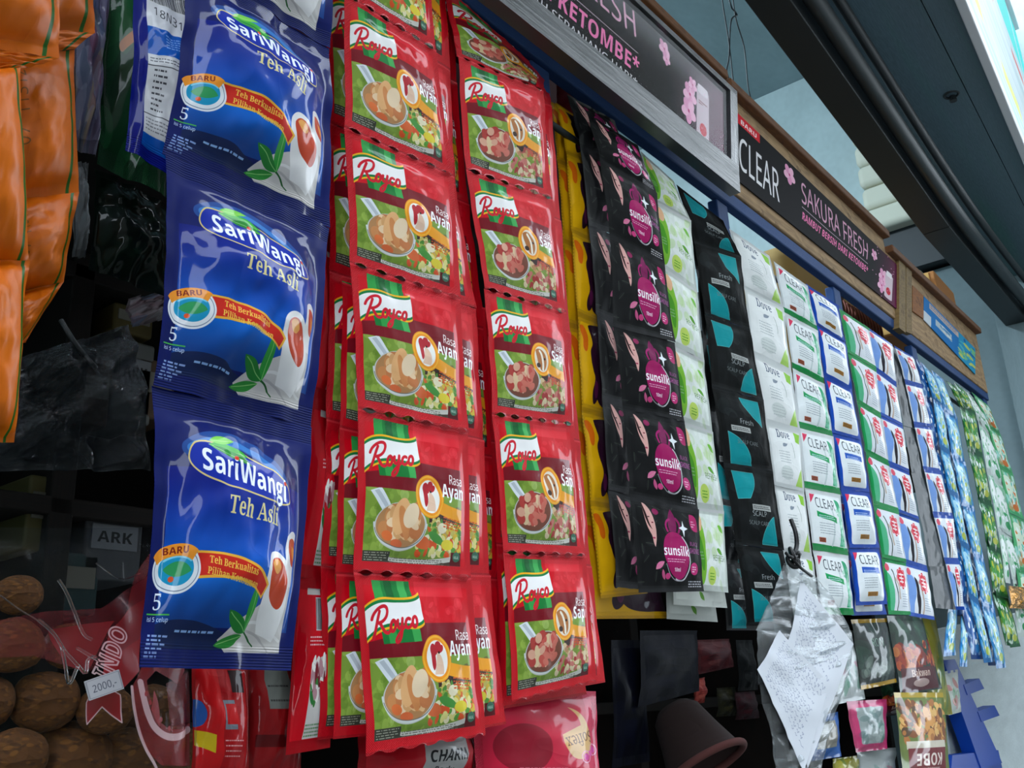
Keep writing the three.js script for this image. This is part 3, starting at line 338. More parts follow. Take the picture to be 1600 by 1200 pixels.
{ // sheet metal canopy, its white front edge and the signboard on it
  const o0 = atY(1501, 0, EYE + 0.95), o1 = atY(1600, 240, EYE + 0.95), dir = o1.clone().sub(o0).normalize(), a = o0.clone().addScaledVector(dir, -1.9), b = o0.clone().addScaledVector(dir, (2.6 - o0.x) / dir.x);
  const i0 = V(a.x, EYE + 0.96, -0.005), i1 = V(2.6, EYE + 0.96, -0.02), t = thing('canopy', 'dark sheet metal canopy with a pale front edge above the stall', 'canopy', a);
  const mv = (g) => g.translate(-a.x, -a.y, -a.z), up = (p, d) => p.clone().add(V(0, d, 0));
  const seam = (k) => i0.clone().lerp(a, k), seam1 = (k) => i1.clone().lerp(b, k), k0 = 0.78, g = 0.004;
  put('panel', mv(slab(i0, i1, seam(k0 - g), seam1(k0 - g), 0.006)), M.tin, t); put('panel', mv(slab(seam(k0 + g), seam1(k0 + g), a, b, 0.006)), M.tin, t); put('panel_backing', mv(slab(up(i0, 0.008), up(i1, 0.008), up(a, 0.008), up(b, 0.008), 0.004)), M.black, t);
  put('front_edge', mv(bar(up(a, 0.008), up(b, 0.008), 0.014, 0.03)), M.trim, t);
  const h = atY(1487, 150, EYE + 0.951); put('fixture_ring', mv(new THREE.TorusGeometry(0.011, 0.0025, 8, 24).rotateX(Math.PI / 2).translate(h.x, EYE + 0.954, h.z)), M.steel, t); put('bolt', mv(new THREE.CylinderGeometry(0.005, 0.006, 0.01, 12).translate(h.x + 0.006, EYE + 0.949, h.z)), M.steel, t);
  const s = thing('street_banner', 'pale signboard with cyan and yellow print standing on the canopy edge', 'signboard', up(a, 0.03)), mv2 = (g2) => g2.translate(-a.x, -a.y - 0.03, -a.z), c = (p, dy) => p.clone().add(V(0, dy, 0.006));
  put('sheet', mv2(slab(c(a, 0.7), c(b, 0.7), c(a, 0.03), c(b, 0.03), 0.01)), std('#ffffff', 0.6, { map: canvas(512, 256, (g2) => { fill(g2, '#c9d6da'); const r = rng(9); for (let i = 0; i < 150; i++) { g2.globalAlpha = 0.45; fill(g2, ['#e6eef0', '#b4c4ca', '#9ad8dc', '#d8e6e8', '#a8b8c0'][i % 5], r() * 1000, r() * 1000, 60 + r() * 260, 6 + r() * 26); } g2.globalAlpha = 1; for (let i = 0; i < 9; i++) { fill(g2, '#dce85a', i * 120 + 20, 830, 60, 60); fill(g2, '#2fd8d0', i * 120, 0, 110, 330); fill(g2, '#e0605a', i * 120 + 30, 420, 50, 40); } }) }), s);
  const rg = mv2(bar(c(a, 0.72), c(b, 0.72), 0.02, 0.02)); put('top_rail', rg, M.trim, s);
}
{ // steel lintel and the roller pipe under the canopy
  const p0 = atY(1226, 0, EYE + 0.9), p1 = atX(1470, 345, 1.86), p2 = atX(1600, 500, 2.58), back = p1.clone().sub(p0).multiplyScalar(-1.6).add(p0);
  const t = tag(thing('beam', null, null, p0), null, null, null, 'structure'); const mv = (g, k) => g.translate(-p0.x, -p0.y, -p0.z);
  const d = V(0, 0.005, -0.012); put('steel_channel', mv(bar(back.clone().add(d), p1.clone().add(d), 0.05, 0.045)), M.steel, t); put('steel_channel', mv(bar(p1.clone().add(d), p2.clone().add(d), 0.05, 0.045)), M.steel, t);
  const e = V(0.005, 0.006, 0.03), f = V(0, 0.03, 0.05), pts = [back, p0, p1, p2.clone().lerp(p1, 0.03)], L = (v) => pts.map((p) => p.clone().add(v));
  const r = thing('roller_pipe', 'grey roller pipe of the shutter running beside the lintel', 'pipe', p0);
  put('pipe_body', mv(tube(L(e), 0.013, 60, 20)), M.pipe, r); put('end_cap', mv(new THREE.CylinderGeometry(0.014, 0.014, 0.012, 20).rotateZ(Math.PI / 2).translate(pts[3].x + e.x, pts[3].y + e.y, pts[3].z + e.z)), M.steel, r);
  put('angle_iron', mv(tube(L(f), 0.008, 60, 8)), M.steel, t);
}
{ // fluorescent lamp on the shop ceiling
  const p = V(0.7, CE - 0.03, -1.15), t = thing('ceiling_lamp', 'fluorescent batten lamp on the shop ceiling', 'lamp', p);
  put('housing', box(1.2, 0.05, 0.08, 0, 0, 0, 0.01), M.lampWhite, t); put('tube', new THREE.CylinderGeometry(0.014, 0.014, 1.16, 16).rotateZ(Math.PI / 2).translate(0, -0.042, 0), std('#ffffff', 0.4, { emissive: '#e8f6ff', emissiveIntensity: 4 }), t);
  areaLight('lamp_light', '#dff2ff', 220, 1.16, 0.05, p.clone().add(V(0, -0.06, 0)), p.clone().add(V(0, -1, 0)));
  const side = new THREE.PointLight('#dff2ff', 3); side.name = 'tube_glow'; side.position.copy(p).add(V(0, -0.085, 0)); side.castShadow = true; scene.add(side);   // the bare tube also shines sideways
}
{ // added board blocking lamp light, cartons, and dark shelves behind the hanging goods
  const t = thing('light_block_board', 'unseen dark board added over the shelves to block lamp light', 'board', V(1.2, EYE + 0.45, -0.62)); put('board', box(2.5, 0.022, 1.0, -0.05, 0, -0.08), M.darkWood, t); put('front_lip', box(2.5, 0.03, 0.02, -0.05, 0.002, 0.43), M.darkWood, t);
  const c = thing('carton', 'dark maroon carton on the added board behind the red sachets', 'carton', V(0.62, EYE + 0.465, -0.27)); const mm = std('#3a0d14', 0.8); put('carton_body', box(0.52, 0.62, 0.24, -0.03, 0.31, 0, 0.006), mm, c); put('flap', box(0.5, 0.004, 0.12, -0.03, 0.625, 0.05), mm, c);
  const rc = thing('red_cloth', 'crumpled dark red bag beside the blue post', 'bag', at(905, 178, -0.045)); put('bag_body', pouch(at(870, 120, -0.045), at(930, 150, -0.045), at(868, 185, -0.045), at(945, 205, -0.045), { org: rc.position, h: 0.01, wr: 0.004 }), [std('#8a1228', 0.6), std('#8a1228', 0.6)], rc);
}
{ // pale folded mattress against the far wall
  const a = atX(1340, 232, XR - 0.08), b = atX(1432, 352, XR - 0.08), t = thing('folded_mattress', 'pale folded mattress leaning high against the lit wall', 'mattress', V(XR - 0.08, b.y, a.z)), n = 5, H = a.y - b.y + 0.05, W = Math.abs(b.z - a.z) + 0.12, m = std('#d8d6c4', 0.9);
  for (let i = 0; i < n; i++) put('fold', new RoundedBoxGeometry(0.13, H / n - 0.002, W, 4, 0.018).translate(0.01 + 0.004 * (i % 2), H / n * (i + 0.5), W / 2), m, t);
}
{ // tan carton and a net bag inside, seen through the hatch
  const z = -0.12, q = at(1330, 520, z), t = thing('tan_carton', 'tan carton inside the hatch above the white and green strips', 'carton', q), a = at(1252, 400, z), b = at(1402, 560, z); t.position.set((a.x + b.x) / 2, EYE + 0.472, z - 0.08);
  put('carton_body', box(b.x - a.x, 0.24, 0.12, 0, 0.12, 0, 0.03), std('#8f7440', 0.85), t); put('stick', bar(V(-0.05, 0.01, 0.065), V(0.0, 0.22, 0.066), 0.006, 0.006, V(0, 0, 1)), std('#3a2a1c', 0.8), t);
  const p = at(1345, 492, -0.06), n = thing('net_bag', 'red brown mesh bag on the carton inside the hatch', 'bag', p); for (let i = 0; i < 12; i++) put('cord', tube([at(1318 + i * 5, 470 + i * 3, -0.06), at(1322 + i * 5, 482 + i * 3, -0.05), at(1324 + i * 5, 500 + i * 3, -0.06)].map((v) => v.sub(p)), 0.0016, 10, 5), std('#6a3226', 0.8), n); put('bag_body', pouch(...quadAt([1316, 468, 1378, 506, 1322, 510, 1384, 540], -0.064), { org: p, h: 0.006, nu: 10, nv: 10 }), [std('#5a3a2a', 0.9), std('#5a3a2a', 0.9)], n);
}
{ const c = thing('brown_carton', 'orange brown carton on top of the farthest signboard', 'carton', V(1.965, EYE + 0.662, -0.18)); c.rotation.y = 0.03; put('carton_body', box(0.15, 0.11, 0.29, 0, 0.055, 0, 0.003), M.carton, c); put('tape', box(0.152, 0.002, 0.03, 0, 0.1105, 0.05, 0.0005), M.cartonLight, c); put('side_panel', box(0.003, 0.105, 0.27, -0.0762, 0.055, 0, 0.001), M.cartonLight, c);
  const p = at(1402, 400, -0.06), t = thing('bamboo_pole', 'grey green pole end lying behind the boards', 'pole', p); put('pole_body', tube([V(-0.2, 0.002, -0.05), V(-0.05, 0, -0.02), V(0.11, -0.005, 0)], 0.012, 20, 14), std('#4d574a', 0.8), t); put('pole_end', new THREE.CylinderGeometry(0.0125, 0.0125, 0.004, 18).rotateZ(Math.PI / 2).translate(0.111, -0.005, 0), std('#7d8570', 0.8), t); }
for (const [label, pts, r] of [['thin dark wire twisted down to the board top', [[1136, -260], [1140, -60], [1142, 10], [1152, 22], [1143, 30], [1139, 90], [1136, 118], [1150, 136]], 0.0011], ['second thin dark wire hanging straight beside it', [[1120, -260], [1124, -40], [1130, 10], [1138, 60], [1146, 130]], 0.0009], ['long thin wire bending right to the lettered board', [[1144, -260], [1144, -20], [1150, 30], [1162, 70], [1172, 150], [1186, 182]], 0.0009]]) { const q = pts.map((p) => at(p[0], p[1], -0.004)), b = q[q.length - 1], t = thing('hanging_wire', label, 'wire', b); put('wire_body', tube(q.map((p) => p.sub(b)), r, 60, 6), M.wire, t); }
// ---------------------------------------------------------------- hanging sachet strips
const F_ = { chicken: film(P.chicken, '#c01024'), beef: film(P.beef, '#c01024'), back: film(P.seasonBack, '#c01024'), tea: film(P.tea, '#0a1678', { clearcoat: 0.45, bumpMap: P.teaBump, bumpScale: 0.0016 }), teaBack: film(P.teaBack, '#0a1678', { bumpMap: P.teaBump }), soy: film(P.soy, '#c8920a'), soyBack: film(P.soyBack, '#c8920a'), shine: film(P.shine, '#151517'), fresh: film(P.fresh, '#d5d8d2'), freshBack: film(P.freshBack, '#d5d8d2'), scalpA: film(P.scalpA, '#0c0e10'), scalpB: film(P.scalpB, '#0c0e10'), dove: film(P.dove, '#d5d8d8'), cg: film(P.clearGreen, '#d5d8d8'), cb: film(P.clearBlue, '#173fa8'), hg: film(P.hairGreen, '#d5d8d8'), hb: film(P.hairBlue, '#9aa6c0'), wb: film(P.washBlue, '#0f4a90'), wg: film(P.washGreen, '#0c4a26'), ww: film(P.washWhite, '#c0ccc8'), wm: film(P.washMixed, '#4a8a60'), wn: film(P.washNavy, '#08305f') };
const dx = (rows, a, b = 0, c = a, d = b) => rows.map((r, i) => [r[0] + lerp(a, c, i / (rows.length - 1)), r[1] + lerp(b, d, i / (rows.length - 1)), r[2] + lerp(a, c, i / (rows.length - 1)), r[3] + lerp(b, d, i / (rows.length - 1))]);
const big = { nu: 44, nv: 44, slit: 6, h: 0.0045, su: 0.06, sv: 0.09, wr: 0.0013, pinch: 0.02 }, mid = { nu: 22, nv: 24, h: 0.0035, su: 0.05, sv: 0.08, wr: 0.001 }, small = { nu: 14, nv: 18, h: 0.003, su: 0.06, sv: 0.09, wr: 0.0008 };

// blue tea sachets
const tea = { nu: 48, nv: 60, h: 0.017, su: 0.07, sv: 0.1, wr: 0.0045, pinch: 0.035, fill: 0.75, edge: 0.0016, bend: 0.003 };
strip('tea_sachet_strip', 'strip of blue tea sachets with white cups, nearest the front', null, [[322, -300, 520, -160], [288, -62, 516, 75], [256, 238, 514, 357], [241, 601, 487, 668], [214, 1043, 455, 1048]], 0.026, 0.03, F_.tea, { ...tea, each: [{}, { seed: 5 }, { seed: 11 }, { seed: 23, wr: 0.0045, pinch: 0.03 }] });
strip('tea_sachet_strip', 'blue tea strip turned to show its barcode and nutrition table, hanging behind the front one', null, [[213, -210, 345, -120], [206, -50, 345, 20], [198, 232, 350, 320]], -0.004, 0.006, F_.teaBack, { ...tea, nu: 30, nv: 36, seed: 31, h: 0.01 });

// red seasoning sachets with chicken
const R1 = [[532, -230, 668, -110], [537, -10, 681, 79], [538, 198, 710, 276], [547, 410, 720, 467], [559, 638, 732, 676], [553, 894, 737, 903], [574, 1182, 761, 1149]];
strip('seasoning_strip', 'front strip of red chicken seasoning sachets, every print facing out', null, R1, 0.016, 0.02, F_.chicken, { ...big, seed: 3 });
strip('seasoning_strip', 'red chicken seasoning strip showing along the right edge of the front strip', null, [[560, -200, 692, -90], [566, 30, 704, 110], [570, 222, 712, 288], [580, 430, 744, 482], [590, 655, 757, 688], [590, 893, 766, 899], [615, 1165, 791, 1131]], 0.006, 0.009, F_.chicken, { ...big, slit: 0, nu: 30, nv: 30, seed: 41 });
strip('seasoning_strip', 'red seasoning strip deepest in the chicken bunch, by the dark gap', null, [[570, -170, 705, -70], [580, 60, 714, 130], [590, 260, 733, 320], [600, 470, 760, 515], [610, 690, 778, 716], [620, 900, 784, 905], [640, 1120, 786, 1100]], -0.004, -0.002, F_.chicken, { ...big, slit: 0, nu: 24, nv: 24, seed: 61 });
strip('seasoning_strip', 'red chicken strip whose torn flag shows just left of the front strip', null, [[508, -40, 640, 30], [512, 190, 650, 250], [514, 424, 655, 470], [509, 655, 660, 690], [502, 884, 668, 898], [497, 1156, 660, 1140]], 0.004, 0.008, F_.chicken, { ...big, slit: 0, nu: 30, nv: 30, seed: 81 });
strip('seasoning_strip', 'red chicken strip peeping out between two others at lower left', null, [[535, 440, 660, 480], [530, 668, 660, 700], [524, 897, 665, 905], [521, 1155, 670, 1140]], 0.009, 0.012, F_.chicken, { ...big, slit: 0, nu: 26, nv: 26, seed: 91 });
strip('seasoning_strip', 'red seasoning strip turned to its barcode side, leftmost of the bunch', null, [[497, 150, 560, 180], [496, 372, 560, 400], [488, 620, 548, 640], [466, 902, 530, 908], [446, 1180, 515, 1168]], -0.002, 0.002, F_.back, { ...big, slit: 0, nu: 22, nv: 26, seed: 101 });
// red seasoning sachets with beef
const R2 = [[690, -25, 853, 121], [714, 88, 849, 142], [727, 265, 863, 311], [756, 451, 884, 488], [769, 647, 895, 663], [787, 863, 916, 869], [801, 1098, 933, 1065]];
strip('beef_seasoning_strip', 'front strip of red beef seasoning sachets with bowls of diced meat', null, R2, 0.012, 0.016, F_.beef, { ...big, seed: 7, ztr: -0.03 });
strip('beef_seasoning_strip', 'red beef seasoning strip behind, its edge rippling along the right of the front one', null, [[700, 30, 856, 120], [730, 110, 862, 165], [745, 290, 877, 345], [770, 475, 891, 520], [785, 660, 905, 690], [800, 870, 925, 885], [815, 1090, 945, 1066]], 0.003, 0.005, F_.beef, { ...big, slit: 0, nu: 26, nv: 26, seed: 17, ztr: -0.03 });
strip('beef_seasoning_strip', 'red beef seasoning strip behind, its green picture edge showing at lower left', null, [[752, 480, 860, 500], [768, 690, 880, 705], [775, 850, 890, 860], [782, 1108, 915, 1085]], 0.002, 0.006, F_.beef, { ...big, slit: 0, nu: 26, nv: 26, seed: 27 });
// yellow soy sauce
const Y1 = [[868, 160, 915, 190], [884, 237, 940, 262], [892, 360, 950, 385], [902, 490, 955, 512], [908, 640, 966, 655], [922, 786, 982, 795], [939, 935, 1012, 927]];
strip('soy_sauce_strip', 'yellow sauce strip with dark drips beside the black sachets', null, Y1, -0.012, -0.011, F_.soy, { ...mid, seed: 4 });
strip('soy_sauce_strip', 'yellow sauce strip behind, longest, its brown end showing under the black sachets', null, [[860, 158, 905, 185], [871, 250, 930, 275], [879, 375, 945, 400], [884, 505, 955, 527], [891, 655, 970, 668], [905, 802, 1000, 812], [924, 967, 1046, 966]], -0.022, -0.019, F_.soy, { ...mid, seed: 14, each: [{}, {}, {}, {}, {}, {}] });
// black shampoo
const S1 = [[917, 177, 996, 227], [937, 248, 1027, 302], [953, 367, 1039, 413], [958, 510, 1055, 535], [974, 638, 1070, 658], [984, 776, 1092, 796], [998, 926, 1100, 924]];
strip('shampoo_strip', 'front strip of black shampoo sachets with magenta drops', null, S1, 0.008, 0.028, F_.shine, { ...mid, nu: 30, nv: 30, seed: 6, ztr: -0.01 });
strip('shampoo_strip', 'black shampoo strip behind, showing faces and pink petals at its left', null, [[886, 148, 960, 188], [907, 232, 985, 262], [920, 352, 1000, 382], [932, 490, 1010, 520], [940, 622, 1020, 645], [950, 765, 1030, 782], [964, 917, 1045, 925]], -0.001, 0.003, F_.shine, { ...mid, seed: 16 });
strip('shampoo_strip', 'white shampoo strip with green leaf ovals beside the black sachets', null, [[1000, 236, 1052, 283], [1016, 310, 1079, 345], [1030, 412, 1090, 455], [1043, 535, 1100, 563], [1058, 655, 1114, 675], [1078, 792, 1131, 799], [1090, 922, 1138, 926]], 0.0, 0.016, F_.fresh, { ...mid, seed: 26 });
strip('shampoo_strip', 'white shampoo sachet end hanging second behind the green leaf strip', null, [[1050, 690, 1112, 700], [1050, 810, 1124, 815], [1052, 945, 1136, 950]], -0.006, 0.006, F_.freshBack, { ...mid, seed: 36 });
strip('shampoo_strip', 'white shampoo sachet end hanging lowest behind the green leaf strip', null, [[1034, 710, 1100, 720], [1036, 830, 1110, 838], [1042, 967, 1122, 972]], -0.014, -0.006, F_.freshBack, { ...mid, seed: 46 });
const scalpMix = [F_.scalpA, F_.scalpB];
strip('shampoo_strip', 'black shampoo strip with teal corner patches in front of the pale sachets', null, [[1057, 288, 1130, 345], [1084, 377, 1158, 400], [1101, 490, 1172, 515], [1112, 603, 1193, 625], [1131, 726, 1208, 737], [1149, 850, 1225, 860], [1170, 976, 1240, 973]], 0.0, 0.024, scalpMix, { ...mid, nu: 28, nv: 28, seed: 56 });
strip('shampoo_strip', 'black and teal shampoo strip half hidden in the dark gap', null, [[1068, 325, 1100, 350], [1088, 420, 1130, 440], [1098, 530, 1140, 545], [1106, 650, 1150, 660], [1116, 780, 1160, 790], [1126, 880, 1175, 885], [1135, 985, 1190, 985]], -0.012, -0.004, scalpMix, { ...mid, seed: 66 });
strip('shampoo_strip', 'pale shampoo strip with a dark name and lime corners', null, [[1140, 357, 1203, 400], [1162, 450, 1225, 482], [1174, 552, 1237, 583], [1196, 660, 1251, 674], [1210, 758, 1257, 769], [1224, 862, 1270, 870], [1240, 965, 1283, 968]], -0.002, 0.013, F_.dove, { ...mid, seed: 76 });
strip('shampoo_strip', 'white shampoo strip with green bands between its sachets', null, [[1209, 408, 1262, 447], [1225, 488, 1278, 517], [1238, 575, 1288, 600], [1246, 668, 1302, 682], [1257, 762, 1313, 773], [1270, 859, 1325, 868], [1285, 960, 1335, 961]], 0.0, 0.015, F_.cg, { ...mid, seed: 86 });
strip('shampoo_strip', 'front strip of white shampoo sachets framed in blue', null, [[1258, 443, 1310, 478], [1274, 505, 1322, 535], [1287, 585, 1332, 609], [1300, 676, 1346, 688], [1314, 764, 1359, 769], [1327, 856, 1374, 856], [1338, 946, 1387, 944]], 0.002, 0.017, F_.cb, { ...mid, h: 0.006, seed: 96 });
strip('shampoo_strip', 'blue framed shampoo strip hanging a little lower behind its twin', null, [[1300, 690, 1340, 700], [1310, 780, 1350, 785], [1320, 868, 1365, 871], [1331, 962, 1386, 960]], -0.007, 0.004, F_.cb, { ...mid, seed: 97 });
strip('shampoo_strip', 'green bordered shampoo strip with red round badges', null, [[1311, 482, 1358, 513], [1324, 550, 1369, 577], [1339, 627, 1377, 650], [1352, 705, 1389, 724], [1364, 787, 1404, 799], [1378, 871, 1416, 879], [1388, 960, 1423, 961]], 0.0, 0.013, F_.hg, { ...small, seed: 98 });
strip('shampoo_strip', 'blue banded shampoo strip with red badges touching the green bordered one', null, [[1353, 509, 1395, 538], [1366, 575, 1401, 601], [1375, 648, 1411, 666], [1387, 724, 1421, 738], [1400, 799, 1436, 812], [1412, 878, 1449, 889], [1420, 962, 1460, 969]], 0.0, 0.013, F_.hb, { ...small, seed: 99 });
strip('shampoo_strip', 'blue banded shampoo strip with red badges right of the dark film', null, [[1397, 540, 1427, 558], [1414, 596, 1441, 603], [1428, 663, 1455, 667], [1443, 733, 1469, 737], [1458, 804, 1489, 806], [1476, 876, 1498, 877], [1493, 953, 1507, 953]], 0.0, 0.009, F_.hb, { ...small, seed: 103 });
{ const dk = phys({ color: '#2e3438', roughness: 0.5, specularIntensity: 0.4, clearcoat: 0.1, bumpMap: P.crumple, bumpScale: 0.0006, side: THREE.DoubleSide }); strip('plastic_band', 'dark grey plastic film hanging between two blue banded strips', null, [[1390, 538, 1412, 556], [1400, 600, 1424, 610], [1412, 665, 1438, 672], [1424, 738, 1452, 742], [1438, 810, 1468, 812], [1452, 885, 1486, 885], [1462, 950, 1496, 953]], -0.004, -0.001, [dk, dk], { ...small, h: 0.001, category: 'plastic film', seed: 107 }); }
// detergent strips at the far end
const B1 = [[1440, 565, 1462, 590], [1457, 622, 1474, 634], [1468, 698, 1484, 708], [1482, 768, 1499, 776], [1500, 848, 1515, 856], [1514, 930, 1530, 942], [1538, 1036, 1553, 1034]], B2 = [[1456, 578, 1474, 592], [1476, 642, 1496, 654], [1488, 715, 1508, 722], [1503, 790, 1523, 796], [1521, 870, 1537, 873], [1534, 947, 1554, 951], [1558, 1045, 1573, 1043]];
strip('detergent_strip', 'left strip of light blue detergent sachets at the far end', null, B1, 0.0, 0.006, F_.wb, { ...small, seed: 111 });
strip('detergent_strip', 'second strip of light blue detergent sachets, beside the green ones', null, B2, 0.004, 0.008, F_.wb, { ...small, seed: 113 });
strip('detergent_strip', 'dark blue detergent strip edge left of the light blue ones', null, [[1430, 560, 1446, 572], [1444, 622, 1462, 632], [1456, 700, 1474, 706], [1470, 770, 1488, 776], [1488, 850, 1508, 856], [1500, 935, 1522, 942], [1518, 1030, 1538, 1030]], -0.006, -0.004, F_.wn, { ...small, seed: 115 });
strip('detergent_strip', 'dark blue detergent strip between the two light blue ones', null, [[1462, 600, 1480, 610], [1472, 650, 1490, 656], [1484, 715, 1498, 720], [1498, 790, 1512, 794], [1514, 870, 1530, 872], [1528, 947, 1546, 950], [1544, 1040, 1560, 1040]], -0.006, -0.004, F_.wn, { ...small, seed: 116 });
strip('detergent_strip', 'short blue detergent strip end hanging leftmost under the far strips', null, [[1488, 860, 1510, 862], [1482, 945, 1496, 948], [1474, 1026, 1493, 1024]], -0.01, -0.008, F_.wb, { ...small, seed: 117 });
strip('detergent_strip', 'short blue detergent strip end swinging apart below the far strips', null, [[1502, 870, 1518, 872], [1501, 955, 1513, 957], [1499, 1042, 1511, 1042]], -0.01, -0.008, F_.wb, { ...small, seed: 118 });
strip('dish_soap_strip', 'narrow green soap strip with yellow edges after the blue ones', null, [[1478, 594, 1494, 604], [1499, 634, 1508, 641], [1512, 703, 1522, 707], [1528, 777, 1538, 780], [1541, 850, 1552, 852], [1551, 925, 1562, 927], [1572, 1008, 1584, 1010]], 0.0, 0.003, F_.wg, { ...small, seed: 119 });
strip('dish_soap_strip', 'wide dark green soap strip hanging lowest at the far end', null, [[1490, 597, 1510, 612], [1506, 636, 1524, 645], [1518, 705, 1536, 712], [1532, 782, 1551, 788], [1546, 856, 1564, 862], [1556, 930, 1576, 935], [1579, 1012, 1595, 1010]], 0.002, 0.006, F_.wg, { ...small, seed: 121 });
strip('dish_soap_strip', 'narrow white strip between the dark green and the broad white one', null, [[1504, 608, 1524, 624], [1528, 658, 1540, 668], [1542, 735, 1552, 740], [1560, 830, 1569, 832], [1571, 910, 1580, 912]], 0.0, 0.003, F_.ww, { ...small, seed: 123 });
strip('dish_soap_strip', 'broad white strip curving near the end wall', null, [[1512, 612, 1538, 640], [1534, 664, 1554, 690], [1549, 745, 1570, 762], [1566, 830, 1586, 842], [1582, 905, 1602, 912], [1588, 995, 1612, 995]], 0.002, 0.006, F_.ww, { ...small, seed: 125 });
strip('dish_soap_strip', 'mixed green and white strip outermost by the end wall', null, [[1518, 612, 1545, 634], [1543, 664, 1564, 680], [1560, 728, 1583, 742], [1576, 800, 1600, 812], [1588, 890, 1616, 897], [1596, 960, 1626, 962]], 0.006, 0.012, F_.wm, { ...small, seed: 127 });
{ const gold = phys({ color: '#c98a1c', roughness: 0.25, metalness: 0.8, bumpMap: P.crumple, bumpScale: 0.004 }), p = at(1592, 935, 0.014), t = thing('foil_packet', 'crinkled gold foil packet hanging at the right edge', 'packet', p); put('foil', pouch(at(1576, 915, 0.014), at(1606, 918, 0.014), at(1580, 950, 0.014), at(1610, 952, 0.014), { org: p, h: 0.006, wr: 0.004, nu: 14, nv: 14 }), [gold, gold], t); put('clip', box(0.006, 0.004, 0.002, 0, 0.022, 0), M.steel, t); }
const flat = (c, s = 3) => canvas(128, 128, (g) => { fill(g, c[0]); bokeh(g, c, 0, 0, 1000, 1000, 26, 40, 220, s); lines(g, c[c.length - 1], 200, 420, 600, 3, 90, 40, s); });
// ---------------------------------------------------------------- pouches, bags and goods around them
function packet(name, label, category, q, z, print, o = {}) {  // one filled packet in a pixel quad at depth z
  const c = quadAt(q, z), base = c[2].clone().lerp(c[3], 0.5), t = thing(name, label, category, base, o.group), m = print.isTexture ? film(print, o.back ?? '#777777', o.mat) : print;
  put(o.part ?? 'packet_body', pouch(...c, { nu: 20, nv: 24, h: 0.008, su: 0.05, sv: 0.07, wr: 0.002, pinch: 0.02, ...o, org: base }), m, t);
  return [t, base, c];
}
const orange = (s) => canvas(384, 640, (g) => { fill(g, '#c85f08'); for (let i = 0; i < 5; i++) { g.globalAlpha = 0.12; blobs(g, ['#cc650a', '#c25a07'], 0, 0, 1000, 1000, 20, 60, 220, s + i); } g.globalAlpha = 1; path(g, 'M930 0 C900 300 930 700 880 1000', '#1f5a14', 34); if (s < 9) txt(g, '07 11312', 420, 700, 190, '#7a4a10', { rot: -1.57, style: 'normal', font: 'monospace', w: 560 }); });
const or1 = orange(4), or2 = orange(12), orM = { roughness: 0.4, clearcoat: 0.3, clearcoatRoughness: 0.3, bumpMap: bumpT(P.crumple, 1, 1), bumpScale: 0.0007 };
{
  const m1 = film(or2, '#b8600e', orM), m2 = film(or1, '#b8600e', orM);
  const t = strip('orange_pouch_strip', 'front pair of orange pouches with green edging at the left border', null, [[-140, -150, 98, -60], [-120, 60, 92, 92], [-110, 120, 30, 108], [-105, 400, 46, 408], [-110, 690, 24, 690]], 0.03, 0.034, m2, { nu: 30, nv: 36, h: 0.014, wr: 0.0018, su: 0.03, sv: 0.06, pinch: 0.02, edge: 0.002, category: 'pouch strip', seed: 5, each: [{ sv: 0.12 }, { h: 0.004, wr: 0.003 }, { sv: 0.02, fill: 0.3 }, { sv: 0.03, fill: 0.35 }] }); t.children.forEach((c) => { c.name = 'pouch'; }); t.children[0].material = m1; t.children[1].material = m1;
  const u = strip('orange_pouch_strip', 'orange pouches in shade behind the front pair, one green line down the edge', null, [[-60, -160, 150, -80], [-50, 40, 148, 52], [-40, 90, 116, 78], [-40, 320, 124, 300], [-30, 470, 100, 440], [-20, 545, 40, 535]], 0.008, 0.01, m2, { nu: 26, nv: 30, h: 0.012, wr: 0.0022, su: 0.03, sv: 0.06, category: 'pouch strip', seed: 25, each: [{}, { h: 0.003 }, {}, { sv: 0.02 }, {}] }); u.children.forEach((c) => { c.name = 'pouch'; }); u.children[0].material = m1; u.children[1].material = m1;
}
const leafy = canvas(256, 512, (g) => { fill(g, '#123c22'); bokeh(g, ['#1d5a30', '#0c2a18', '#2a6a3c'], 0, 0, 1000, 1000, 40, 60, 180, 3); path(g, 'M150 520 C300 430 500 400 800 380', '#b0662a', 50); bokeh(g, ['#7a9a8a', '#c8b83a', '#3a7a5a'], 400, 560, 500, 300, 20, 20, 80, 8); });
packet('green_packet', 'dark green packet with an orange stroke behind the tea sachets', 'packet', [172, -120, 290, -60, 152, 255, 290, 320], -0.03, leafy, { h: 0.012, wr: 0.005, seed: 2, back: '#123c22' });
packet('green_packet', 'lower green packet under its twin, shade put into its colour', 'packet', [152, 262, 270, 325, 140, 420, 270, 470], -0.05, flat(['#06140b', '#0a1f12', '#040c07'], 5), { h: 0.01, wr: 0.005, seed: 12, back: '#123c22' });  // near black greens stand in for the shade under its twin
packet('purple_packet', 'faded purple packet between the orange pouches and the green packet', 'packet', [120, -60, 172, -30, 116, 235, 150, 245], -0.02, canvas(192, 384, (g) => { fill(g, '#5a5570'); bokeh(g, ['#8a90a8', '#6a4a70', '#9a8a6a', '#3a4a6a', '#7a3a5a'], 0, 0, 1000, 1000, 50, 50, 170, 6); }), { h: 0.01, wr: 0.006, seed: 8, back: '#55506a' });
packet('silver_packet', 'grey film packet hanging below the purple one', 'packet', [118, 250, 138, 255, 116, 400, 134, 402], -0.02, canvas(64, 128, (g) => { fill(g, '#6a6e72'); bokeh(g, ['#8a8e92', '#4a4e52'], 0, 0, 1000, 1000, 20, 60, 200, 4); }), { h: 0.006, wr: 0.004, seed: 18 });

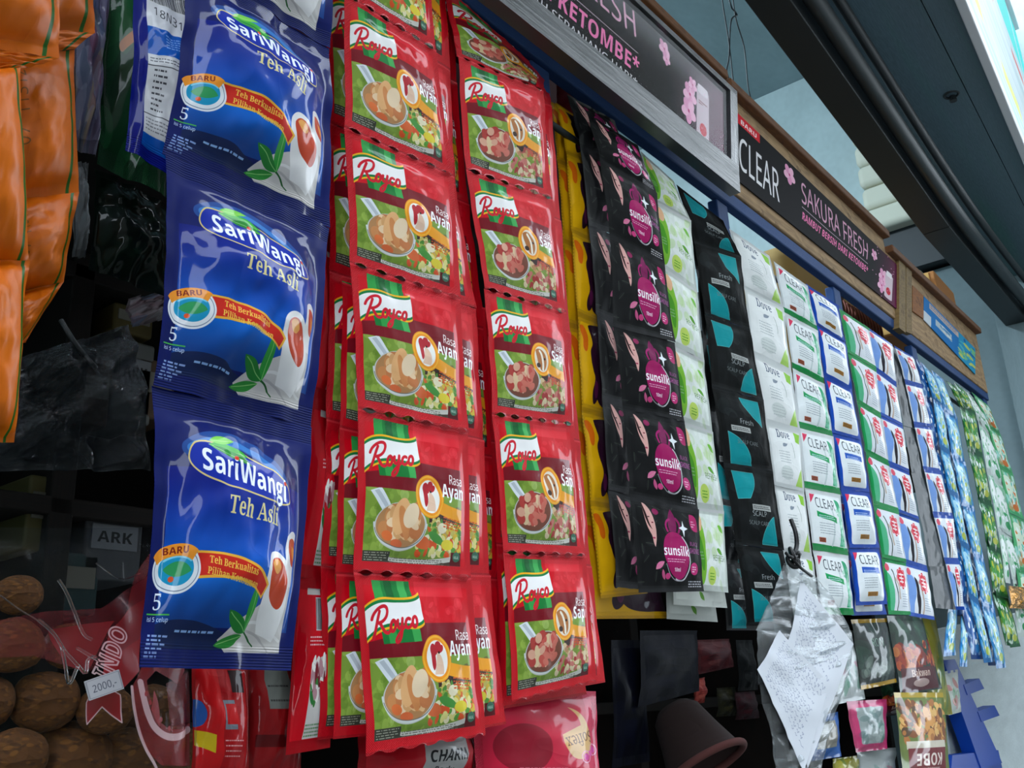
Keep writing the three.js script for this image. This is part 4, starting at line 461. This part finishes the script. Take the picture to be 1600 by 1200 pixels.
// dark shelves with goods behind
{
  const z = -0.42, t = thing('shelf_unit', 'dark wooden shelf unit in the shade behind the hanging goods', 'shelf', V(1.15, EYE - 0.4, z - 0.12));
  put('back_panel', box(2.5, 0.82, 0.02, 0, 0.41, -0.13), M.darkWood, t);
  for (const y of [0.01, 0.2, 0.39, 0.58, 0.8]) put('shelf', box(2.5, 0.016, 0.25, 0, y, 0), M.darkWood, t);
  for (const x of [-1.2, -0.75, -0.3, 0.15, 0.6, 1.2]) put('upright', box(0.022, 0.82, 0.25, x, 0.41, 0), M.darkWood, t);
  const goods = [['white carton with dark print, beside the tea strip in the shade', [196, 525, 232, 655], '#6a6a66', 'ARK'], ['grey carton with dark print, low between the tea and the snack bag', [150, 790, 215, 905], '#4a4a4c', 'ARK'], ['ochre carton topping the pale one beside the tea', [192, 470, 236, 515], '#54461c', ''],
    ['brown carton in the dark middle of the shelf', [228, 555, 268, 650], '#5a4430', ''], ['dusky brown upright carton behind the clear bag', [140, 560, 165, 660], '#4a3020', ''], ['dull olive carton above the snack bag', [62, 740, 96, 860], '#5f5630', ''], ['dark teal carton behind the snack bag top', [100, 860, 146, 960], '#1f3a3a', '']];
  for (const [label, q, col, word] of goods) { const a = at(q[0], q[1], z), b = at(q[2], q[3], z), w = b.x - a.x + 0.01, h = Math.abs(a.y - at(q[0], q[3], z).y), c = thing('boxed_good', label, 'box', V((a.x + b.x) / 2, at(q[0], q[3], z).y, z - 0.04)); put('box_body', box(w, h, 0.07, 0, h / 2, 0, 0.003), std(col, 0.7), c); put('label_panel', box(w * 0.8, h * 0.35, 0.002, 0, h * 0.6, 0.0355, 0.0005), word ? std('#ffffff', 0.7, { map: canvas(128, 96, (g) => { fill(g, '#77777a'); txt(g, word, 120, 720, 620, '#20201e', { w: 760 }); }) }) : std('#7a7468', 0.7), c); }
  const pk = at(215, 480, z + 0.04), pl = thing('plastic_wrap', 'pinkish white plastic packets heaped beside the tea strip in the shade', 'packet', pk); put('wrap', pouch(...quadAt([198, 468, 262, 452, 200, 512, 268, 498], z + 0.04), { org: pk, h: 0.02, wr: 0.02, seed: 6 }), film(canvas(96, 96, (g) => { fill(g, '#9a8a8e'); bokeh(g, ['#b83a4a', '#d8d8dc', '#5a7aa8', '#8a6a70'], 0, 0, 1000, 1000, 20, 80, 240, 4); }), '#888888'), pl);
}
// crumpled clear bag over the dark shelf, at left
{
  const t = thing('clear_bag', 'empty crumpled clear plastic bag hanging in the dark left of the tea', 'plastic bag', at(120, 690, -0.03));
  const c = quadAt([25, 560, 215, 500, -30, 735, 240, 735], -0.03); put('film', pouch(...c, { nu: 60, nv: 50, h: 0.01, wr: 0.02, su: 0.02, sv: 0.02, edge: 0.004, org: t.position, seed: 3 }), [M.crumpledFilm, M.crumpledFilm], t);
  put('tie', tube([at(95, 500, -0.03), at(120, 540, -0.025), at(150, 575, -0.028)].map((p) => p.sub(t.position)), 0.0012, 20, 6), M.frosted, t);
}
// clear snack bag with round brown crackers
{
  const z = -0.004, c = quadAt([-90, 825, 302, 825, -90, 1330, 302, 1330], z), base = c[2].clone().lerp(c[3], 0.5), t = thing('snack_bag', 'clear bag with red printed ribbons and a price sticker at lower left', 'plastic bag', base);
  const fold = phys({ color: '#ffffff', roughness: 0.06, transmission: 1, thickness: 0.001, ior: 1.5 });
  for (const f of [[[92, 906], [104, 926], [116, 955], [132, 992], [144, 1000]], [[60, 968], [84, 990], [102, 1018], [122, 1040], [134, 1052], [138, 1030], [150, 1026]], [[96, 1010], [102, 1040], [108, 1068], [122, 1040]], [[120, 1012], [140, 1024], [154, 1032]], [[0, 930], [30, 952], [60, 970]], [[150, 880], [190, 905], [220, 896]]]) put('fold', tube(f.map((p) => at(p[0], p[1], z + 0.0125).sub(base)), f[0][0] === 0 || f[0][0] === 150 ? 0.0003 : 0.0007, 40, 6), fold, t);
  const g = pouch(...c, { nu: 80, nv: 80, h: 0.01, deep: 7, wr: 0.004, su: 0.03, sv: 0.05, edge: 0.002, org: base, seed: 9, fill: 0.5 }); put('film', g, [M.clearFilm, M.clearFilm], t);
  const pc = document.createElement('canvas'); pc.width = pc.height = 1024; const k = pc.getContext('2d'); k.scale(1024 / 392, 1024 / 505); k.translate(90, -825);   // drawn on the film in millimetre-like units
  const red = 'rgba(158,12,22,.88)', pale = 'rgba(228,188,188,.9)';
  path(k, 'M45 995 L 100 985 L 150 980 L 96 1062 L 66 1050 Z', red); path(k, 'M118 1070 L 140 1000 L 178 960 L 215 940 L 218 965 L 196 1000 L 185 1060 L 150 1090 Z', red); path(k, 'M190 905 L 218 870 L 240 880 L 215 940 L 178 960 Z', 'rgba(120,10,18,.7)');
  path(k, 'M-60 985 L 40 965 L 130 960 L 215 905 L 218 965 L 190 1010 L 96 1062 L 20 1035 L -60 1040 Z', 'rgba(110,8,16,.5)'); path(k, 'M236 1080 L 300 1060 L 300 1205 L 262 1200 Z', 'rgba(130,10,18,.55)');
  path(k, 'M104 1083 L 130 1088 L 148 1098 L 156 1140 L 124 1116 L 102 1142 L 96 1110 Z', red); path(k, 'M104 1083 L 130 1088 L 148 1098 L 156 1140 L 124 1116 L 102 1142 L 96 1110 Z', pale, 2);
  path(k, 'M168 1085 C170 1130 200 1190 235 1205 L 300 1205 L 300 1140 C250 1165 205 1140 196 1075 L 215 1060 L 260 1080 L 300 1050 L 300 1030 L 200 1040 Z', 'rgba(140,10,20,.72)'); path(k, 'M168 1085 C172 1135 200 1180 225 1210', pale, 5); path(k, 'M184 1078 C196 1150 240 1180 296 1150', pale, 11); path(k, 'M210 1090 C222 1110 230 1130 226 1146 L 205 1120 Z', red);
  for (let i = 0; i < 5; i++) ell(k, red, 194 + i * 7 + i * i * 1.6, 1096 + i * 13, 3, 4);
  txt(k, 'INDO', 128, 1078, 40, pale, { rot: -1.05, w: 92, hollow: true, stroke: pale, sw: 7 });
  const pt = new THREE.CanvasTexture(pc); pt.colorSpace = THREE.SRGBColorSpace; pt.magFilter = THREE.LinearFilter; const pg = g.clone(); const pp = pg.attributes.position, nn = pg.attributes.normal; for (let i = 0; i < pp.count; i++) pp.setXYZ(i, pp.getX(i) - nn.getX(i) * 0.0006, pp.getY(i) - nn.getY(i) * 0.0006, pp.getZ(i) - Math.abs(nn.getZ(i)) * 0.0006);
  const half = new THREE.BufferGeometry(); half.setAttribute('position', pp); half.setAttribute('normal', nn); half.setAttribute('uv', pg.attributes.uv); half.setIndex(Array.from(pg.index.array.slice(0, pg.index.count / 2)));
  put('print', half, std('#ffffff', 0.5, { map: pt, transparent: true, side: THREE.DoubleSide }), t);
  const s = quadAt([132, 1065, 186, 1046, 140, 1095, 194, 1076], z + 0.0125), st = slab(...s, 0.0006).translate(-base.x, -base.y, -base.z); put('price_sticker', st, std('#ffffff', 0.6, { map: canvas(128, 64, (g2) => { fill(g2, '#b9b6bc'); rr(g2, '#8a8890', 30, 60, 940, 880, 20, 30); txt(g2, '2000,-', 150, 700, 520, '#4a4a58', { w: 700, style: 'normal' }); }) }), t);
  const r = rng(31), spots = [[20, 1010, 60], [70, 1095, 66], [110, 1185, 76], [20, 1190, 66], [-30, 1100, 66], [200, 1190, 64], [165, 1110, 50], [110, 1010, 50], [236, 1110, 50], [30, 930, 46], [270, 1180, 56]];
  const cr = canvas(256, 256, (g2) => { fill(g2, '#643a0e'); blobs(g2, ['#744613', '#502d0a', '#825018', '#5c360e'], -50, -50, 1100, 1100, 400, 8, 36, 4); }), cm = std('#ffffff', 0.85, { map: cr, bumpMap: P.crumple, bumpScale: 0.003 });
  const where = ['at the left border', 'above the sticker', 'left of the ribbon ends', 'in the bottom left corner', 'cut by the left edge', 'under the curved ribbon', 'behind the sticker', 'behind the lettering', 'beside the red cartons', 'topmost in the bag', 'by the red pack'];
  spots.forEach(([x, y, rad], i) => { const p = at(x, y, z - 0.036 - (i % 3) * 0.006), e = at(x + rad, y, z - 0.036).distanceTo(at(x, y, z - 0.036)) * 0.8, s2 = new THREE.IcosahedronGeometry(e, 5), a = s2.attributes.position; for (let j = 0; j < a.count; j++) { const q = V(a.getX(j), a.getY(j), a.getZ(j)), d = 1 + 0.16 * (vn(q.x * 70 + i * 9 + 40, q.y * 70 + q.z * 50 + 40, 3) - 0.5) + 0.05 * (vn(q.x * 300 + 90, q.y * 300 + q.z * 200 + 90, 5) - 0.5); a.setXYZ(j, q.x * d, q.y * d * 0.86, q.z * d * 0.8); } s2.computeVertexNormals(); tag(put('cracker', s2, cm), `round brown cracker in the clear bag, ${where[i]}`, 'cracker', 'crackers in the snack bag').position.copy(p); });
}
// red packs under the tea
const redPack = canvas(256, 512, (g) => { fill(g, '#c81418'); fill(g, '#a80d14', 400, 0, 600, 1000); ell(g, '#2a5aa8', 30, 430, 120, 110); poly(g, '#d8b81c', 20, 560, 290, 600, 290, 740, 20, 680); fill(g, '#7a7f8a', 420, 330, 200, 230); fill(g, '#c81418', 450, 360, 200, 160); fill(g, '#2a0d10', 600, 90, 260, 180); lines(g, '#e0a0a0', 420, 640, 360, 4, 40, 10, 4); });
packet('red_pack', 'bright red pack with a yellow square under the tea sachets', 'pack', [300, 1030, 388, 1030, 300, 1230, 388, 1230], -0.004, redPack, { h: 0.008, wr: 0.002, back: '#a81218' });
packet('red_pack', 'dark red pack with a grey panel beside the bright one', 'pack', [384, 1020, 470, 1020, 384, 1230, 470, 1230], -0.014, canvas(192, 384, (g) => { fill(g, '#8e0d12'); fill(g, '#6d6f6a', 260, 120, 460, 310); lines(g, '#3a3a38', 290, 250, 380, 2, 110, 14, 4); fill(g, '#5a080c', 100, 620, 800, 90); }), { h: 0.008, wr: 0.003, seed: 5, back: '#7a0c10' });
packet('pad_pack', 'red pack with a grey CHARM label under the front seasoning strip', 'pack', [560, 1110, 748, 1110, 556, 1245, 748, 1245], -0.012, canvas(384, 256, (g) => { fill(g, '#b3121f'); path(g, 'M400 330 C420 260 760 230 820 300 L 740 700 L 380 720 Z', '#a8a6a4'); txt(g, 'CHARM', 420, 610, 190, '#17171a', { w: 350, skew: [-0.12, 0] }); txt(g, 'Body', 480, 720, 90, '#3a3a3c', { w: 180 }); }), { h: 0.014, wr: 0.003, seed: 3, back: '#a0101c' });
packet('pad_pack', 'pink red pack hung upside down, a cream moon and bow on it', 'pack', [738, 1078, 932, 1080, 742, 1270, 940, 1270], -0.004, canvas(512, 512, (g) => {
  fill(g, '#c81c3c'); fill(g, '#d83a5a', 860, 0, 140, 1000); ell(g, '#8e0f26', 300, 480, 200, 200); path(g, 'M690 140 C930 190 960 520 820 560 C700 600 600 520 590 370 L 800 290 C790 220 740 180 690 140', '#dcae72'); txt(g, 'Softex', 915, 330, 130, '#5a2c14', { rot: Math.PI - 0.22, w: 310, font: 'serif', style: 'normal' }); for (const s of [-1, 1]) ell(g, '#f0a8c8', 880 + s * 55, 520 - s * 30, 50, 46, 0.4, 9), ell(g, '#d8409a', 880 + s * 55, 520 - s * 30, 34, 30, 0.4); ell(g, '#e45aa8', 880, 520, 26, 26); ell(g, '#e8b88a', 860, 740, 120, 90); ell(g, '#d8c8d8', 880, 710, 60, 60); lines(g, '#e88aa0', 250, 640, 380, 4, 40, 14, 5); }), { h: 0.01, wr: 0.002, seed: 13, back: '#b01834' });
// dim goods deep in the gap under the shampoo
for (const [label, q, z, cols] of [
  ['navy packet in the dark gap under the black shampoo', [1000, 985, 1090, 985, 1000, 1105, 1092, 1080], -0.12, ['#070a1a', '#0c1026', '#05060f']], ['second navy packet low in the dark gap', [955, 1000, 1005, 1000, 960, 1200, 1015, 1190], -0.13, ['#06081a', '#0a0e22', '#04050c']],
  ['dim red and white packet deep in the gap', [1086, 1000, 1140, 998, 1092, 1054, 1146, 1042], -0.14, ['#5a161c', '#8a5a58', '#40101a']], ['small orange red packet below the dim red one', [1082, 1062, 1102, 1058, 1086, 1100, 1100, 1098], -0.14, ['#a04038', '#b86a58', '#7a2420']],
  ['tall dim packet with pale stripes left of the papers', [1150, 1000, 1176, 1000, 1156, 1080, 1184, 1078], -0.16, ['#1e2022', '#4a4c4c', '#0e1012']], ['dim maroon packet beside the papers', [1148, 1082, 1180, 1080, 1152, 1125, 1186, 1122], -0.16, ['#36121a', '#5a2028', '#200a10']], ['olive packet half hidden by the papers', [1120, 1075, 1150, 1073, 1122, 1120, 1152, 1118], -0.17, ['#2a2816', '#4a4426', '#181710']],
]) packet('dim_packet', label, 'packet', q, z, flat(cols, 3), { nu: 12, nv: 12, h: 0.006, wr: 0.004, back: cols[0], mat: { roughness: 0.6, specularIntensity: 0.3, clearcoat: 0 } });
{ // brown cloth cap hanging with its opening towards the lower right
  const top = at(1052, 1108, -0.11), rim = at(1103, 1196, -0.08), axis = top.clone().sub(rim), L = axis.length(), t = thing('cap', 'dark brown cloth cap with a rolled pinkish rim in the dark gap', 'cap', rim); t.quaternion.setFromUnitVectors(V(0, 1, 0), axis.normalize());
  const pr = [[0.004, L * 1.06], [0.016, L * 1.03], [0.024, L * 0.9], [0.03, L * 0.5], [0.037, L * 0.12], [0.041, 0]].map((a) => new THREE.Vector2(a[0], a[1])); put('crown', new THREE.LatheGeometry(pr, 40), std('#2b1a17', 0.95, { side: THREE.DoubleSide, bumpMap: P.crumple, bumpScale: 0.002 }), t); put('rim', new THREE.TorusGeometry(0.041, 0.0035, 12, 48).rotateX(Math.PI / 2), std('#5a302c', 0.95), t);
}
// clear bag with folded papers, tied by a black cord
{
  const z = 0.034, t = thing('paper_bag', 'clear bag with folded handwritten papers tied up by black cord', 'plastic bag', at(1250, 1215, z));
  const mv = (g) => g.translate(-t.position.x, -t.position.y, -t.position.z);
  const film2 = phys({ color: '#e4e7e8', roughness: 0.2, transmission: 0.93, thickness: 0, ior: 1.35, specularIntensity: 0.6, bumpMap: bumpT(P.crumple, 1, 2), bumpScale: 0.0006, side: THREE.DoubleSide });
  const rowsB = [[1226, 880, 1252, 884], [1206, 930, 1296, 925], [1182, 985, 1332, 990], [1186, 1070, 1330, 1040], [1205, 1150, 1300, 1130], [1216, 1225, 1275, 1225]];
  for (let i = 0; i < 5; i++) put('bag_film', pouch(...quadAt([...rowsB[i], ...rowsB[i + 1]], z), { nu: 30, nv: 16, h: 0.005, su: 0.02, sv: 0.0, wr: 0.003, pinch: 0, fill: 0.3, org: t.position, seed: i + 3 }), [film2, film2], t);
  const note = (s) => std('#ffffff', 0.85, { side: THREE.DoubleSide, map: canvas(384, 512, (g) => { fill(g, '#d9dce4'); const r = rng(s); for (let i = 0; i < 18; i++) { let x = 90 + r() * 40; while (x < 820) { const l = 20 + r() * 70; path(g, `M${x} ${90 + i * 48} q ${l * 0.2} -${12 + r() * 22} ${l * 0.4} 0 t ${l * 0.35} ${r() * 10 - 5} t ${l * 0.25} -6`, 'rgba(70,80,120,.55)', 5); x += l + 16 + r() * 30; if (r() > 0.93) break; } } }) });
  put('paper', mv(pouch(...quadAt([1218, 985, 1296, 1068, 1186, 1046, 1256, 1205], z + 0.006), { nu: 12, nv: 12, h: 0.0006, wr: 0.002, pinch: 0 })), [note(3), note(3)], t);
  put('paper', mv(pouch(...quadAt([1252, 905, 1334, 1006, 1232, 1010, 1262, 1200], z + 0.0045), { nu: 12, nv: 12, h: 0.0006, wr: 0.003, pinch: 0 })), [note(8), note(8)], t);
  put('knot', mv(new THREE.TorusKnotGeometry(0.006, 0.0022, 60, 8, 2, 3).translate(...at(1240, 872, z + 0.004).toArray())), M.black, t);
  put('cord', mv(tube([at(1236, 812, z), at(1243, 832, z + 0.004), at(1245, 852, z + 0.004), at(1238, 872, z + 0.004)], 0.0022, 24, 8)), M.black, t); put('cord', mv(tube([at(1236, 870, z + 0.005), at(1248, 884, z + 0.008), at(1268, 900, z + 0.004)], 0.0014, 24, 8)), M.black, t); put('cord', mv(tube([at(1228, 864, z + 0.002), at(1234, 870, z + 0.006), at(1250, 866, z + 0.004)], 0.0016, 24, 8)), M.black, t);
}
// food packets low at the right
const food = { dark: canvas(256, 384, (g) => { fill(g, '#1d2622'); bokeh(g, ['#2a4a3a', '#0f1614', '#3a5a4a', '#1a302a'], 0, 0, 1000, 700, 40, 50, 200, 4); txt(g, 'RON', 330, 420, 170, '#8fb09a', { w: 380, style: 'normal' }); bokeh(g, ['#7a8a80', '#4a5a52', '#9aa59a'], 60, 620, 880, 300, 40, 30, 110, 8); fill(g, '#c89a1e', 0, 0, 1000, 60); fill(g, '#c89a1e', 0, 940, 1000, 60); }),
  chili: canvas(256, 320, (g) => { fill(g, '#24392c'); bokeh(g, ['#2f5a40', '#142a1e', '#4a7a5a'], 0, 0, 1000, 380, 30, 60, 180, 5); blobs(g, ['#b03a1e', '#c8552a', '#8a2414', '#d87a3a'], 40, 380, 920, 300, 70, 30, 90, 6); fill(g, '#5a1018', 60, 680, 880, 300); txt(g, 'Bakwan', 260, 800, 130, '#e8c8b8', { w: 480 }); ell(g, '#c8a8a0', 500, 880, 200, 56); }),
  fried: canvas(320, 384, (g) => { fill(g, '#6a7a2e'); blobs(g, ['#b8702a', '#d89440', '#8a4a18', '#e8b464', '#5a3a14'], 60, 120, 880, 440, 160, 24, 80, 7); fill(g, '#d8ccb8', 100, 560, 800, 90); fill(g, '#7a1418', 120, 640, 780, 330); txt(g, 'KOBE', 800, 700, 190, '#f0dcd0', { w: 560, rot: Math.PI }); lines(g, '#d8b0a8', 240, 860, 520, 2, 40, 14, 4); fill(g, '#c8a82e', 0, 0, 1000, 60); }),
  pale: canvas(192, 256, (g) => { fill(g, '#c9cfcf'); bokeh(g, ['#5a9a7a', '#d86a8a', '#e8eeee', '#8ab0a8'], 100, 300, 800, 600, 16, 40, 150, 5); }), pink: canvas(192, 256, (g) => { fill(g, '#c02a66'); rr(g, '#8f9a98', 160, 140, 680, 720, 40); bokeh(g, ['#5a8a7a', '#b8c0bc', '#4a6a66'], 200, 180, 600, 640, 20, 40, 130, 4); }), blueF: canvas(128, 128, (g) => { fill(g, '#1f5aa8'); fill(g, '#8a8478', 160, 160, 640, 600); }), lime: canvas(128, 256, (g) => { fill(g, '#a8a03a'); bokeh(g, ['#c8c05a', '#7a7a2a', '#4a7a3a'], 0, 0, 1000, 1000, 20, 60, 200, 9); }), leaf: canvas(128, 192, (g) => { fill(g, '#d8dcd4'); bokeh(g, ['#3a9a4a', '#d84a4a', '#e8ece8'], 0, 200, 1000, 700, 18, 60, 200, 3); }) };
for (const [label, q, z, p] of [
  ['dark green packet with gold ends under the blue framed shampoo', [1330, 968, 1386, 966, 1346, 1078, 1402, 1066], -0.03, food.dark], ['chili flour packet with a maroon label right of the dark green one', [1386, 962, 1440, 962, 1408, 1086, 1472, 1076], -0.028, food.chili], ['yellow green packet edge right of the chili packet', [1428, 962, 1462, 962, 1455, 1120, 1488, 1116], -0.045, food.lime], ['fried snack flour packet with upside down lettering at the bottom', [1396, 1082, 1474, 1082, 1412, 1222, 1486, 1216], -0.024, food.fried],
  ['white packet with green and pink marks behind the papers', [1300, 985, 1334, 985, 1310, 1100, 1352, 1092], -0.035, food.pale], ['packet with a pink frame left of the fried snack packet', [1322, 1096, 1386, 1092, 1336, 1176, 1386, 1170], -0.034, food.pink], ['blue bordered packet low behind the papers', [1270, 1120, 1310, 1112, 1262, 1190, 1314, 1182], -0.04, food.blueF], ['white and green packet next to the blue rack', [1470, 1050, 1496, 1046, 1482, 1118, 1502, 1112], -0.05, food.leaf], ['pale packet at the bottom beside the pink framed one', [1336, 1172, 1400, 1168, 1346, 1230, 1400, 1230], -0.05, food.pale], ['lime packet at the bottom left of the pale one', [1300, 1186, 1342, 1180, 1306, 1240, 1346, 1240], -0.05, food.lime], ['brown packet behind the gold ended one', [1376, 1070, 1410, 1066, 1380, 1120, 1412, 1116], -0.05, food.chili],
]) packet('food_packet', label, 'packet', q, z, p, { nu: 18, nv: 22, h: 0.006, wr: 0.002, su: 0.04, sv: 0.06, back: '#6a6a60', seed: q[0] % 17 });
// white panel and notched blue rack at lower right
tag(put('partition_panel', slab(...quadAt([1462, 985, 1680, 940, 1500, 1300, 1720, 1300], -0.085), 0.02), M.whitePaint), null, null, null, 'structure');
{ const z = -0.05, a = at(1486, 1034, z), t = thing('blue_rack', 'blue plastic rack edge with square notches in front of the white panel', 'rack', at(1545, 1200, z)), mv = (g) => g.translate(-t.position.x, -t.position.y, -t.position.z), m = std('#0a3fa0', 0.45);
  put('side_rail', mv(slab(...quadAt([1474, 1032, 1492, 1030, 1534, 1202, 1566, 1192], z), 0.02)), m, t); for (const q of [[1506, 1070, 1530, 1060, 1512, 1086, 1538, 1076], [1528, 1112, 1554, 1102, 1534, 1128, 1562, 1118]]) put('notch_tab', mv(slab(...quadAt(q, z + 0.001), 0.018)), m, t); put('base_rail', mv(slab(...quadAt([1488, 1180, 1560, 1172, 1486, 1205, 1566, 1200], z - 0.002), 0.02)), m, t); }
renderer.render(scene, camera);
